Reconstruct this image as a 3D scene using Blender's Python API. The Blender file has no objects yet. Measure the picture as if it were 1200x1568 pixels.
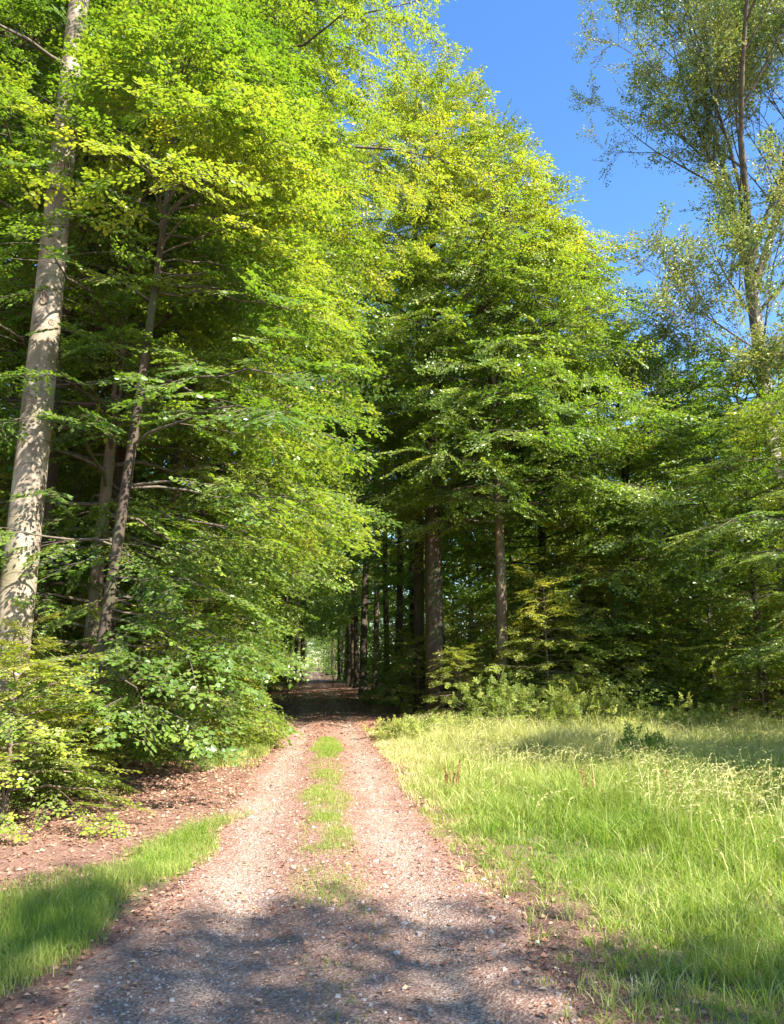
import bpy, math, random
import numpy as np
from math import radians, sin, cos, pi

scene = bpy.context.scene
col = scene.collection
R8 = np.random.default_rng(7)

# ------------------------------------------------------------------ camera
F = 1118.0                      # focal length in pixels of the 1200 x 1568 photograph
PITCH = radians(12.0)
CAMZ = 1.6
cam_d = bpy.data.cameras.new("camera")
cam = bpy.data.objects.new("camera", cam_d)
col.objects.link(cam)
cam.location = (0, 0, CAMZ)
cam.rotation_euler = (radians(90) + PITCH, 0, 0)
cam_d.sensor_fit = 'VERTICAL'
cam_d.sensor_height = 24.0
cam_d.lens = 24.0 * F / 1568.0
cam_d.clip_end = 5000
scene.camera = cam

# ------------------------------------------------------------------ sky and sun
SUN_EL = radians(41)
SUN_AZ = radians(132)            # clockwise from +Y, so the sun stands to the right and a little behind
w = bpy.data.worlds.new("World")
scene.world = w
w.use_nodes = True
nt = w.node_tree
for n in list(nt.nodes): nt.nodes.remove(n)
sky = nt.nodes.new('ShaderNodeTexSky'); sky.sky_type = 'NISHITA'
sky.sun_disc = False
sky.sun_elevation = SUN_EL
sky.sun_rotation = SUN_AZ
sky.air_density = 1.0; sky.dust_density = 0.15; sky.ozone_density = 1.5; sky.altitude = 100
hs = nt.nodes.new('ShaderNodeHueSaturation'); hs.inputs['Saturation'].default_value = 1.25; hs.inputs['Hue'].default_value = 0.506
bg = nt.nodes.new('ShaderNodeBackground'); bg.inputs['Strength'].default_value = 0.105
wo = nt.nodes.new('ShaderNodeOutputWorld')
nt.links.new(sky.outputs[0], hs.inputs['Color'])
nt.links.new(hs.outputs[0], bg.inputs[0]); nt.links.new(bg.outputs[0], wo.inputs[0])

sun_d = bpy.data.lights.new("sun", 'SUN')
sun_d.energy = 5.0
sun_d.angle = radians(0.5)
sun_d.color = (1.0, 0.945, 0.86)
sun = bpy.data.objects.new("sun", sun_d)
col.objects.link(sun)
TO_SUN = np.array([sin(SUN_AZ) * cos(SUN_EL), cos(SUN_AZ) * cos(SUN_EL), sin(SUN_EL)])
from mathutils import Vector
sun.rotation_euler = Vector(TO_SUN.tolist()).to_track_quat('Z', 'Y').to_euler()
sun.location = (20, -10, 40)

scene.view_settings.view_transform = 'Standard'
scene.view_settings.look = 'None'
scene.view_settings.exposure = 2.0
scene.view_settings.gamma = 1.0
cy = scene.cycles
cy.max_bounces = 5; cy.diffuse_bounces = 2; cy.glossy_bounces = 2; cy.transmission_bounces = 2
cy.transparent_max_bounces = 4
cy.use_denoising = True
cy.caustics_reflective = False; cy.caustics_refractive = False
cy.use_adaptive_sampling = True; cy.adaptive_threshold = 0.02
cy.sample_clamp_indirect = 8.0


def ray(px, py):
    zc = (784 - py) / F
    return np.array([(px - 600) / F, cos(PITCH) - zc * sin(PITCH), sin(PITCH) + zc * cos(PITCH)])

def at(px, py, Y):
    """The world point seen at photograph pixel (px, py) at distance Y along the ground."""
    d = ray(px, py)
    return np.array([0, 0, CAMZ]) + d * (Y / d[1])

# ------------------------------------------------------------------ materials
def new_mat(name):
    m = bpy.data.materials.new(name); m.use_nodes = True
    t = m.node_tree
    for n in list(t.nodes): t.nodes.remove(n)
    return m, t, t.nodes.new('ShaderNodeOutputMaterial')

def N(t, kind, **kw):
    n = t.nodes.new(kind)
    for k, v in kw.items():
        if k in n.inputs: n.inputs[k].default_value = v
        else: setattr(n, k, v)
    return n

def ramp(t, stops, fac=None):
    r = t.nodes.new('ShaderNodeValToRGB')
    e = r.color_ramp.elements
    while len(e) < len(stops): e.new(0.5)
    for i, (p, c) in enumerate(stops):
        e[i].position = p
        e[i].color = (c[0], c[1], c[2], 1) if not isinstance(c, (int, float)) else (c, c, c, 1)
    if fac is not None: t.links.new(fac, r.inputs[0])
    return r

def leaf_mat(name, stops, tstops, trans=0.36, rough=0.38, spec=0.55):
    m, t, out = new_mat(name)
    a = N(t, 'ShaderNodeAttribute', attribute_name='tint')
    oi = N(t, 'ShaderNodeObjectInfo')
    mm = N(t, 'ShaderNodeMath', operation='MULTIPLY_ADD')
    t.links.new(oi.outputs['Random'], mm.inputs[0]); mm.inputs[1].default_value = 0.10
    t.links.new(a.outputs['Fac'], mm.inputs[2])
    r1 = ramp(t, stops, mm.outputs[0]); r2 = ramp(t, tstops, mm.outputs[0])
    p = N(t, 'ShaderNodeBsdfPrincipled')
    p.inputs['Roughness'].default_value = rough
    p.inputs['Specular IOR Level'].default_value = spec
    t.links.new(r1.outputs[0], p.inputs['Base Color'])
    tr = N(t, 'ShaderNodeBsdfTranslucent'); t.links.new(r2.outputs[0], tr.inputs[0])
    mx = N(t, 'ShaderNodeMixShader'); mx.inputs[0].default_value = trans
    t.links.new(p.outputs[0], mx.inputs[1]); t.links.new(tr.outputs[0], mx.inputs[2])
    t.links.new(mx.outputs[0], out.inputs[0])
    return m

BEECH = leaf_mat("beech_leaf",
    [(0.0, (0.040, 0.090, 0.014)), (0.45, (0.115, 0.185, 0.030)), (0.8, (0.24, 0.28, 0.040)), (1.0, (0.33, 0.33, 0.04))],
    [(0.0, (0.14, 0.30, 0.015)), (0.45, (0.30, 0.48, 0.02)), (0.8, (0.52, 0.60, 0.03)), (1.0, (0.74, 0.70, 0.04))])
PALE = leaf_mat("pale_beech_leaf",
    [(0.0, (0.08, 0.14, 0.03)), (0.5, (0.17, 0.24, 0.05)), (1.0, (0.33, 0.34, 0.08))],
    [(0.0, (0.16, 0.27, 0.05)), (0.5, (0.30, 0.38, 0.06)), (1.0, (0.55, 0.45, 0.10))])
BRAMBLE = leaf_mat("shrub_leaf",
    [(0.0, (0.06, 0.10, 0.02)), (0.5, (0.16, 0.21, 0.045)), (1.0, (0.36, 0.36, 0.09))],
    [(0.0, (0.15, 0.30, 0.03)), (0.5, (0.30, 0.45, 0.04)), (1.0, (0.62, 0.66, 0.10))], trans=0.4, rough=.6, spec=.25)
GRASS = leaf_mat("meadow_grass",
    [(0.0, (0.06, 0.120, 0.014)), (0.4, (0.155, 0.235, 0.028)), (0.7, (0.33, 0.36, 0.09)), (1.0, (0.56, 0.50, 0.24))],
    [(0.0, (0.16, 0.34, 0.015)), (0.4, (0.36, 0.54, 0.03)), (0.7, (0.55, 0.60, 0.10)), (1.0, (0.68, 0.62, 0.25))], trans=0.35, rough=0.5, spec=0.3)
LITTER = leaf_mat("dry_leaf",
    [(0.0, (0.10, 0.045, 0.028)), (0.5, (0.27, 0.135, 0.085)), (0.85, (0.42, 0.24, 0.15)), (1.0, (0.55, 0.40, 0.24))],
    [(0.0, (0.12, 0.05, 0.02)), (0.5, (0.30, 0.13, 0.06)), (1.0, (0.50, 0.30, 0.12))], trans=0.15, rough=0.7, spec=0.2)
STONE = leaf_mat("gravel_stone",
    [(0.0, (0.12, 0.095, 0.08)), (0.5, (0.26, 0.20, 0.165)), (1.0, (0.50, 0.42, 0.36))],
    [(0.0, (0.1, 0.1, 0.1)), (1.0, (0.1, 0.1, 0.1))], trans=0.0, rough=0.85, spec=0.2)

def bark_mat(name, dark, light, green, scale=1.0, spots=True):
    m, t, out = new_mat(name)
    tc = N(t, 'ShaderNodeTexCoord')
    mp = N(t, 'ShaderNodeMapping'); mp.inputs['Scale'].default_value = (3 * scale, 3 * scale, 1.1 * scale)
    t.links.new(tc.outputs['Object'], mp.inputs[0])
    n1 = N(t, 'ShaderNodeTexNoise'); n1.inputs['Scale'].default_value = 1.6; n1.inputs['Detail'].default_value = 8; n1.inputs['Roughness'].default_value = 0.62
    t.links.new(mp.outputs[0], n1.inputs['Vector'])
    base = ramp(t, [(0.30, dark), (0.50, tuple((np.array(dark) + np.array(light)) / 2)), (0.68, light)], n1.outputs[0])
    mp2 = N(t, 'ShaderNodeMapping'); mp2.inputs['Scale'].default_value = (5 * scale, 5 * scale, 26 * scale)
    t.links.new(tc.outputs['Object'], mp2.inputs[0])
    n2 = N(t, 'ShaderNodeTexNoise'); n2.inputs['Scale'].default_value = 1.0; n2.inputs['Detail'].default_value = 4
    t.links.new(mp2.outputs[0], n2.inputs['Vector'])
    lines = ramp(t, [(0.28, 0.25), (0.42, 1.0)], n2.outputs[0])
    mx = N(t, 'ShaderNodeMix', data_type='RGBA'); 
    t.links.new(lines.outputs[0], mx.inputs[0])
    mx.inputs[6].default_value = (dark[0] * 0.55, dark[1] * 0.5, dark[2] * 0.45, 1)
    t.links.new(base.outputs[0], mx.inputs[7])
    n3 = N(t, 'ShaderNodeTexNoise'); n3.inputs['Scale'].default_value = 1.3 * scale; n3.inputs['Detail'].default_value = 5
    t.links.new(tc.outputs['Object'], n3.inputs['Vector'])
    g = ramp(t, [(0.48, 0.0), (0.66, 0.7)], n3.outputs[0])
    mx2 = N(t, 'ShaderNodeMix', data_type='RGBA')
    t.links.new(g.outputs[0], mx2.inputs[0]); t.links.new(mx.outputs[2], mx2.inputs[6])
    mx2.inputs[7].default_value = (*green, 1)
    p = N(t, 'ShaderNodeBsdfPrincipled'); p.inputs['Roughness'].default_value = 0.8; p.inputs['Specular IOR Level'].default_value = 0.2
    t.links.new(mx2.outputs[2], p.inputs['Base Color'])
    b = N(t, 'ShaderNodeBump'); b.inputs['Strength'].default_value = 0.5; b.inputs['Distance'].default_value = 0.012
    add = N(t, 'ShaderNodeMath', operation='ADD')
    t.links.new(n1.outputs[0], add.inputs[0]); t.links.new(lines.outputs[0], add.inputs[1])
    t.links.new(add.outputs[0], b.inputs['Height']); t.links.new(b.outputs[0], p.inputs['Normal'])
    t.links.new(p.outputs[0], out.inputs[0])
    return m

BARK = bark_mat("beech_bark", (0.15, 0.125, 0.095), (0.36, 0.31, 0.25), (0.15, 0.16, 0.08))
BARKD = bark_mat("shade_dark_bark", (0.042, 0.030, 0.022), (0.11, 0.078, 0.055), (0.07, 0.085, 0.035))  # brown bark made darker still: the wood's shade is put into its colour
BARKB = bark_mat("brown_bark", (0.09, 0.062, 0.04), (0.21, 0.15, 0.10), (0.14, 0.15, 0.07), 1.6)
TWIG = bark_mat("twig_bark", (0.06, 0.045, 0.032), (0.17, 0.13, 0.10), (0.09, 0.09, 0.05), 2.0)
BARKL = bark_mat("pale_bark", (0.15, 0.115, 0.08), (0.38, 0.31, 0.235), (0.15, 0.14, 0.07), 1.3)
SCAR = bark_mat("scar_bark", (0.03, 0.022, 0.015), (0.09, 0.07, 0.05), (0.05, 0.05, 0.03), 3)

def track_offset(t, tc):
    """signed distance from the track's middle, carried by the mesh as an attribute"""
    return N(t, 'ShaderNodeAttribute', attribute_name='across')

def ground_mat(name, kind):
    m, t, out = new_mat(name)
    tc = N(t, 'ShaderNodeTexCoord')
    def noise(scale, detail=6, rough=0.6, vec=None, dist=0.0):
        n = N(t, 'ShaderNodeTexNoise'); n.inputs['Scale'].default_value = scale; n.inputs['Detail'].default_value = detail
        n.inputs['Roughness'].default_value = rough; n.inputs['Distortion'].default_value = dist
        t.links.new(vec or tc.outputs['Object'], n.inputs['Vector']); return n
    def mixc(fac, a, b):
        x = N(t, 'ShaderNodeMix', data_type='RGBA')
        for s, v in ((0, fac), (6, a), (7, b)):
            if hasattr(v, 'links'): t.links.new(v, x.inputs[s])
            else: x.inputs[s].default_value = v if isinstance(v, (int, float)) else (*v, 1)
        return x.outputs[2]
    nbig = noise(0.9, 5, 0.6); nmid = noise(7, 7, 0.65); nfin = noise(55, 6, 0.7)
    vor = N(t, 'ShaderNodeTexVoronoi'); vor.inputs['Scale'].default_value = 62; vor.inputs['Randomness'].default_value = 1.0
    t.links.new(tc.outputs['Object'], vor.inputs['Vector'])
    vor2 = N(t, 'ShaderNodeTexVoronoi'); vor2.inputs['Scale'].default_value = 90
    t.links.new(tc.outputs['Object'], vor2.inputs['Vector'])
    sep = N(t, 'ShaderNodeSeparateColor'); t.links.new(vor.outputs['Color'], sep.inputs[0])
    sep2 = N(t, 'ShaderNodeSeparateColor'); t.links.new(vor2.outputs['Color'], sep2.inputs[0])
    red = ramp(t, [(0.25, (0.11, 0.058, 0.042)), (0.5, (0.235, 0.125, 0.088)), (0.72, (0.33, 0.19, 0.14))], nmid.outputs[0])
    chips = ramp(t, [(0.0, (0.11, 0.055, 0.042)), (0.35, (0.20, 0.105, 0.075)), (0.75, (0.33, 0.20, 0.145)), (1.0, (0.50, 0.39, 0.30))], sep.outputs[0])
    soil = mixc(0.6, red.outputs[0], chips.outputs[0])
    if kind == 'track':
        grav = ramp(t, [(0.0, (0.14, 0.092, 0.066)), (0.4, (0.265, 0.188, 0.14)), (0.8, (0.39, 0.30, 0.235)), (1.0, (0.52, 0.42, 0.34))], sep2.outputs[0])
        a = N(t, 'ShaderNodeAttribute', attribute_name='across')
        ab = N(t, 'ShaderNodeMath', operation='ABSOLUTE'); t.links.new(a.outputs['Fac'], ab.inputs[0])
        sub = N(t, 'ShaderNodeMath', operation='SUBTRACT'); t.links.new(ab.outputs[0], sub.inputs[0]); sub.inputs[1].default_value = 0.66
        ab2 = N(t, 'ShaderNodeMath', operation='ABSOLUTE'); t.links.new(sub.outputs[0], ab2.inputs[0])
        wob = N(t, 'ShaderNodeMath', operation='MULTIPLY_ADD'); t.links.new(nbig.outputs[0], wob.inputs[0]); wob.inputs[1].default_value = -0.85
        t.links.new(ab2.outputs[0], wob.inputs[2])
        wob2 = N(t, 'ShaderNodeMath', operation='MULTIPLY_ADD'); t.links.new(nmid.outputs[0], wob2.inputs[0]); wob2.inputs[1].default_value = -0.5
        t.links.new(wob.outputs[0], wob2.inputs[2])
        k = ramp(t, [(0.0, .78), (0.24, 0.0)])
        ad = N(t, 'ShaderNodeMath', operation='ADD'); t.links.new(wob2.outputs[0], ad.inputs[0]); ad.inputs[1].default_value = 0.62
        t.links.new(ad.outputs[0], k.inputs[0])
        # near the camera the stones lie open over the whole width
        geo = N(t, 'ShaderNodeSeparateXYZ'); t.links.new(tc.outputs['Object'], geo.inputs[0])
        near = N(t, 'ShaderNodeMapRange'); near.inputs['From Min'].default_value = 4.2; near.inputs['From Max'].default_value = 6.4
        near.inputs['To Min'].default_value = 0.35; near.inputs['To Max'].default_value = 0.0
        t.links.new(geo.outputs['Y'], near.inputs['Value'])
        mxm = N(t, 'ShaderNodeMath', operation='MAXIMUM'); t.links.new(k.outputs[0], mxm.inputs[0]); t.links.new(near.outputs[0], mxm.inputs[1])
        colr = mixc(mxm.outputs[0], soil, grav.outputs[0])
    elif kind == 'floor':
        # brown litter everywhere, green moss and short growth under the meadow
        a = N(t, 'ShaderNodeAttribute', attribute_name='green')
        gk = N(t, 'ShaderNodeMath', operation='MULTIPLY_ADD'); t.links.new(nmid.outputs[0], gk.inputs[0]); gk.inputs[1].default_value = 0.8
        sb = N(t, 'ShaderNodeMath', operation='SUBTRACT'); t.links.new(a.outputs['Fac'], sb.inputs[0]); sb.inputs[1].default_value = 0.4
        t.links.new(sb.outputs[0], gk.inputs[2])
        gcol = ramp(t, [(0.3, (0.09, 0.075, 0.035)), (0.7, (0.24, 0.21, 0.10))], nfin.outputs[0])
        g2 = ramp(t, [(0.35, 0.0), (0.6, 1.0)], gk.outputs[0])
        dark = ramp(t, [(0.3, (0.07, 0.04, 0.03)), (0.7, (0.24, 0.13, 0.09))], nmid.outputs[0])
        soil2 = mixc(0.5, dark.outputs[0], soil)
        colr = mixc(g2.outputs[0], soil2, gcol.outputs[0])
    else:
        gcol = ramp(t, [(0.3, (0.10, 0.15, 0.03)), (0.7, (0.24, 0.25, 0.08))], nmid.outputs[0])
        colr = gcol.outputs[0]
    p = N(t, 'ShaderNodeBsdfPrincipled'); p.inputs['Roughness'].default_value = 0.95; p.inputs['Specular IOR Level'].default_value = 0.1
    t.links.new(colr, p.inputs['Base Color'])
    b = N(t, 'ShaderNodeBump'); b.inputs['Strength'].default_value = 0.7; b.inputs['Distance'].default_value = 0.014
    s = N(t, 'ShaderNodeMath', operation='ADD'); t.links.new(nfin.outputs[0], s.inputs[0]); t.links.new(vor.outputs['Distance'], s.inputs[1])
    t.links.new(s.outputs[0], b.inputs['Height']); t.links.new(b.outputs[0], p.inputs['Normal'])
    t.links.new(p.outputs[0], out.inputs[0])
    return m
M_TRACK = ground_mat("track_soil_and_gravel", 'track')
M_FLOOR = ground_mat("forest_floor", 'floor')
M_FAR = ground_mat("far_meadow", 'far')

def plain_mat(name, c, rough=0.8):
    m, t, out = new_mat(name)
    tc = N(t, 'ShaderNodeTexCoord')
    n = N(t, 'ShaderNodeTexNoise'); n.inputs['Scale'].default_value = 9; n.inputs['Detail'].default_value = 5
    t.links.new(tc.outputs['Object'], n.inputs['Vector'])
    r = ramp(t, [(0.3, tuple(0.7 * x for x in c)), (0.7, tuple(1.2 * x for x in c))], n.outputs[0])
    p = N(t, 'ShaderNodeBsdfPrincipled'); p.inputs['Roughness'].default_value = rough
    t.links.new(r.outputs[0], p.inputs['Base Color']); t.links.new(p.outputs[0], out.inputs[0])
    return m

# ------------------------------------------------------------------ mesh helpers
def mesh_obj(name, V, Q, mats, parent=None, tint=None, midx=None, smooth=False, attrs=None):
    V = np.asarray(V, dtype=np.float32); Q = np.asarray(Q, dtype=np.int32)
    me = bpy.data.meshes.new(name)
    me.vertices.add(len(V)); me.vertices.foreach_set('co', V.ravel())
    me.loops.add(Q.size); me.loops.foreach_set('vertex_index', Q.ravel())
    me.polygons.add(len(Q))
    me.polygons.foreach_set('loop_start', np.arange(0, Q.size, Q.shape[1], dtype=np.int32))
    me.polygons.foreach_set('loop_total', np.full(len(Q), Q.shape[1], dtype=np.int32))
    for m in (mats if isinstance(mats, (list, tuple)) else [mats]): me.materials.append(m)
    if midx is not None: me.polygons.foreach_set('material_index', np.asarray(midx, dtype=np.int32))
    me.polygons.foreach_set('use_smooth', np.full(len(Q), smooth))
    if tint is not None:
        a = me.attributes.new('tint', 'FLOAT', 'FACE'); a.data.foreach_set('value', np.asarray(tint, dtype=np.float32))
    for k, v in (attrs or {}).items():
        a = me.attributes.new(k, 'FLOAT', 'POINT'); a.data.foreach_set('value', np.asarray(v, dtype=np.float32))
    me.update(calc_edges=True)
    o = bpy.data.objects.new(name, me); col.objects.link(o)
    if parent is not None: o.parent = parent
    return o

def empty(name, loc, label, cat, group=None, rz=0.0, s=1.0):
    o = bpy.data.objects.new(name, None); col.objects.link(o)
    o.empty_display_size = 0.3
    o.location = [float(x) for x in loc]; o.rotation_euler = (0, 0, rz); o.scale = (s, s, s)
    tag(o, label, cat, group)
    return o

def tag(o, label=None, cat=None, group=None, kind=None):
    if label: o['label'] = label
    if cat: o['category'] = cat
    if group: o['group'] = group
    if kind: o['kind'] = kind
    return o

def copy_thing(src, loc, rz, s, label, group=None, mat=None):
    r = src.copy(); col.objects.link(r)
    r.location = [float(x) for x in loc]; r.rotation_euler = (0, 0, rz)
    r.scale = s if isinstance(s, tuple) else (s, s, s)
    r['label'] = label
    if group: r['group'] = group
    elif 'group' in r: del r['group']
    for ch in KIDS[src.name]:
        c = ch.copy(); col.objects.link(c); c.parent = r
    return r
KIDS = {}

class Tubes:
    def __init__(s): s.V = []; s.Q = []; s.n = 0
    def add(s, P, R, k=6, flute=0.0, rng=None):
        P = np.asarray(P, float); R = np.asarray(R, float)
        T = np.gradient(P, axis=0); T /= np.linalg.norm(T, axis=1, keepdims=True) + 1e-9
        m = np.abs(T).mean(0); ref = np.zeros(3); ref[int(np.argmin(m))] = 1
        A = np.cross(T, ref); A /= np.linalg.norm(A, axis=1, keepdims=True) + 1e-9
        B = np.cross(T, A)
        th = np.arange(k) * 2 * pi / k
        rr = R[:, None] * np.ones(k)[None]
        if flute and rng is not None:
            ph = rng.uniform(0, 6.28, 3)
            zz = np.arange(len(P))[:, None] * 0.35
            rr = rr * (1 + flute * (np.sin(2 * th + ph[0] + zz) + 0.6 * np.sin(3 * th + ph[1] - zz) + 0.4 * np.sin(5 * th + ph[2] + zz)))
        V = P[:, None] + rr[..., None] * (np.cos(th)[None, :, None] * A[:, None] + np.sin(th)[None, :, None] * B[:, None])
        i = np.arange(len(P) - 1)[:, None] * k; j = np.arange(k)[None]; j2 = (j + 1) % k
        Q = np.stack([i + j, i + j2, i + k + j2, i + k + j], -1).reshape(-1, 4) + s.n
        s.V.append(V.reshape(-1, 3)); s.Q.append(Q); s.n += len(P) * k
    def get(s): return np.concatenate(s.V), np.concatenate(s.Q)

# ---- leaf sprays: a flat fan of twigs with alternate leaves ----
def spray_tpl(seed, L=0.85, gap=0.045, leaf=0.07, width=0.42, nside=8, rag=0.25):
    r = np.random.default_rng(seed)
    P = []; D = []; Nn = []; S = []; tw = []
    def run(a, d, l, first=0.06):
        t = first; sgn = 1 if r.random() < .5 else -1
        while t < l:
            p = a + d * t
            ang = sgn * r.uniform(0.6, 1.1)
            q = np.array([d[0] * cos(ang) - d[1] * sin(ang), d[0] * sin(ang) + d[1] * cos(ang), d[2] + r.normal(0, .18)])
            P.append(p); D.append(q / np.linalg.norm(q)); S.append(leaf * r.uniform(.5, 1.3)); sgn = -sgn
            t += gap * r.uniform(.7, 1.3)
        P.append(a + d * l); D.append(d); S.append(leaf * r.uniform(.7, 1.1))
        tw.append((a, a + d * l))
    d0 = np.array([1.0, 0, -0.10]); d0 /= np.linalg.norm(d0)
    run(np.zeros(3), d0, L)
    for i in range(nside):
        t = (i + .6) / nside; sgn = 1 if i % 2 else -1
        ang = sgn * r.uniform(.6, .95)
        d = np.array([cos(ang), sin(ang), -0.10 + r.normal(0, .10)]); d /= np.linalg.norm(d)
        run(d0 * L * t, d, max(.1, width * (1.05 - t) * r.uniform(.6, 1.25) + .05), .03)
    P = np.array(P); D = np.array(D); S = np.array(S)
    Nn = np.tile([0., 0, 1], (len(P), 1)) + r.normal(0, rag, (len(P), 3))
    Nn -= (Nn * D).sum(1, keepdims=True) * D; Nn /= np.linalg.norm(Nn, axis=1, keepdims=True)
    return P, D, Nn, S, np.array(tw)

TPL = {}
def templates(kind):
    if kind not in TPL:
        cfg = {'fine': dict(L=.75, gap=.040, leaf=.072, width=.36, nside=8, rag=.38),
               'mid': dict(L=.9, gap=.055, leaf=.092, width=.42, nside=8, rag=.55),
               'far': dict(L=1.2, gap=.13, leaf=.20, width=.55, nside=6, rag=.35),
               'sparse': dict(L=.8, gap=.085, leaf=.085, width=.34, nside=6, rag=.6),
               'shrub': dict(L=.40, gap=.032, leaf=.046, width=.20, nside=6, rag=.5)}[kind]
        TPL[kind] = [spray_tpl(100 + i, **cfg) for i in range(6)]
    return TPL[kind]

def build_crown(name, sprays, kind, parent, mat, seed, tintf, two=False, twigs=True, aspect=0.62):
    """sprays: list of (pos, dir, scale). tintf(pos array) gives the tint of a spray"""
    r = np.random.default_rng(seed)
    tp = templates(kind)
    pos = np.array([s[0] for s in sprays]); dr = np.array([s[1] for s in sprays]); sc = np.array([s[2] for s in sprays])
    n = len(pos)
    dr /= np.linalg.norm(dr, axis=1, keepdims=True)
    up = np.tile([0., 0, 1], (n, 1)) + r.normal(0, .22 if kind == 'fine' else .42, (n, 3))
    up -= (up * dr).sum(1, keepdims=True) * dr; up /= np.linalg.norm(up, axis=1, keepdims=True)
    side = np.cross(up, dr)
    M = np.stack([dr, side, up], -1)
    base = tintf(pos) + r.normal(0, .10, n)
    which = r.integers(0, len(tp), n)
    VV = []; QQ = []; TT = []; MI = []; off = 0
    for k in range(len(tp)):
        idx = np.nonzero(which == k)[0]
        if not len(idx): continue
        P, D, Nn, S, tw = tp[k]
        m = M[idx]; s = sc[idx]
        p = np.einsum('nij,lj->nli', m, P) * s[:, None, None] + pos[idx][:, None]
        d = np.einsum('nij,lj->nli', m, D); nn = np.einsum('nij,lj->nli', m, Nn)
        nn = nn + r.normal(0, .12, nn.shape)
        sd = np.cross(nn, d); ln = (S[None] * (0.75 + .25 * s[:, None]) * r.uniform(.8, 1.2, (len(idx), len(S))))[..., None]
        hw = aspect / 2
        if two:
            v = np.stack([p, p + ln * (.28 * d + hw * sd - .06 * nn), p + ln * (.68 * d + hw * .82 * sd - .08 * nn), p + ln * (d - .05 * nn),
                          p + ln * (.68 * d - hw * .82 * sd - .08 * nn), p + ln * (.28 * d - hw * sd - .06 * nn)], 2)
            nv = 6; f = np.array([[0, 1, 2, 3], [0, 3, 4, 5]])
        else:
            v = np.stack([p, p + ln * (.45 * d + hw * sd - .05 * nn), p + ln * d, p + ln * (.45 * d - hw * sd - .05 * nn)], 2)
            nv = 4; f = np.array([[0, 1, 2, 3]])
        cnt = v.shape[0] * v.shape[1]
        q = (np.arange(cnt) * nv)[:, None, None] + f[None]
        t = (base[idx][:, None] + r.normal(0, .07, (len(idx), len(S)))).reshape(-1)
        VV.append(v.reshape(-1, 3)); QQ.append(q.reshape(-1, 4) + off); TT.append(np.repeat(t, len(f))); MI.append(np.zeros(cnt * len(f)))
        off += cnt * nv
        if twigs:
            a = np.einsum('nij,lj->nli', m, tw[:, 0]) * s[:, None, None] + pos[idx][:, None]
            b = np.einsum('nij,lj->nli', m, tw[:, 1]) * s[:, None, None] + pos[idx][:, None]
            r1 = .0045; r2 = .0015
            sdv = side[idx][:, None] * np.ones_like(a); upv = up[idx][:, None] * np.ones_like(a)
            # a three sided twig
            ring = [(1, 0), (-.5, .87), (-.5, -.87)]
            vs = [a + r1 * (x * sdv + y * upv) for x, y in ring] + [b + r2 * (x * sdv + y * upv) for x, y in ring]
            v = np.stack(vs, 2); cnt = v.shape[0] * v.shape[1]
            f = np.array([[0, 1, 4, 3], [1, 2, 5, 4], [2, 0, 3, 5]])
            q = (np.arange(cnt) * 6)[:, None, None] + f[None]
            VV.append(v.reshape(-1, 3)); QQ.append(q.reshape(-1, 4) + off); TT.append(np.zeros(cnt * 3)); MI.append(np.ones(cnt * 3))
            off += cnt * 6
    return mesh_obj(name, np.concatenate(VV), np.concatenate(QQ), [mat, TWIG], parent, np.concatenate(TT).clip(0, 1), np.concatenate(MI))

def rotz(v, a):
    return np.array([v[0] * cos(a) - v[1] * sin(a), v[0] * sin(a) + v[1] * cos(a), v[2]])

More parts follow.
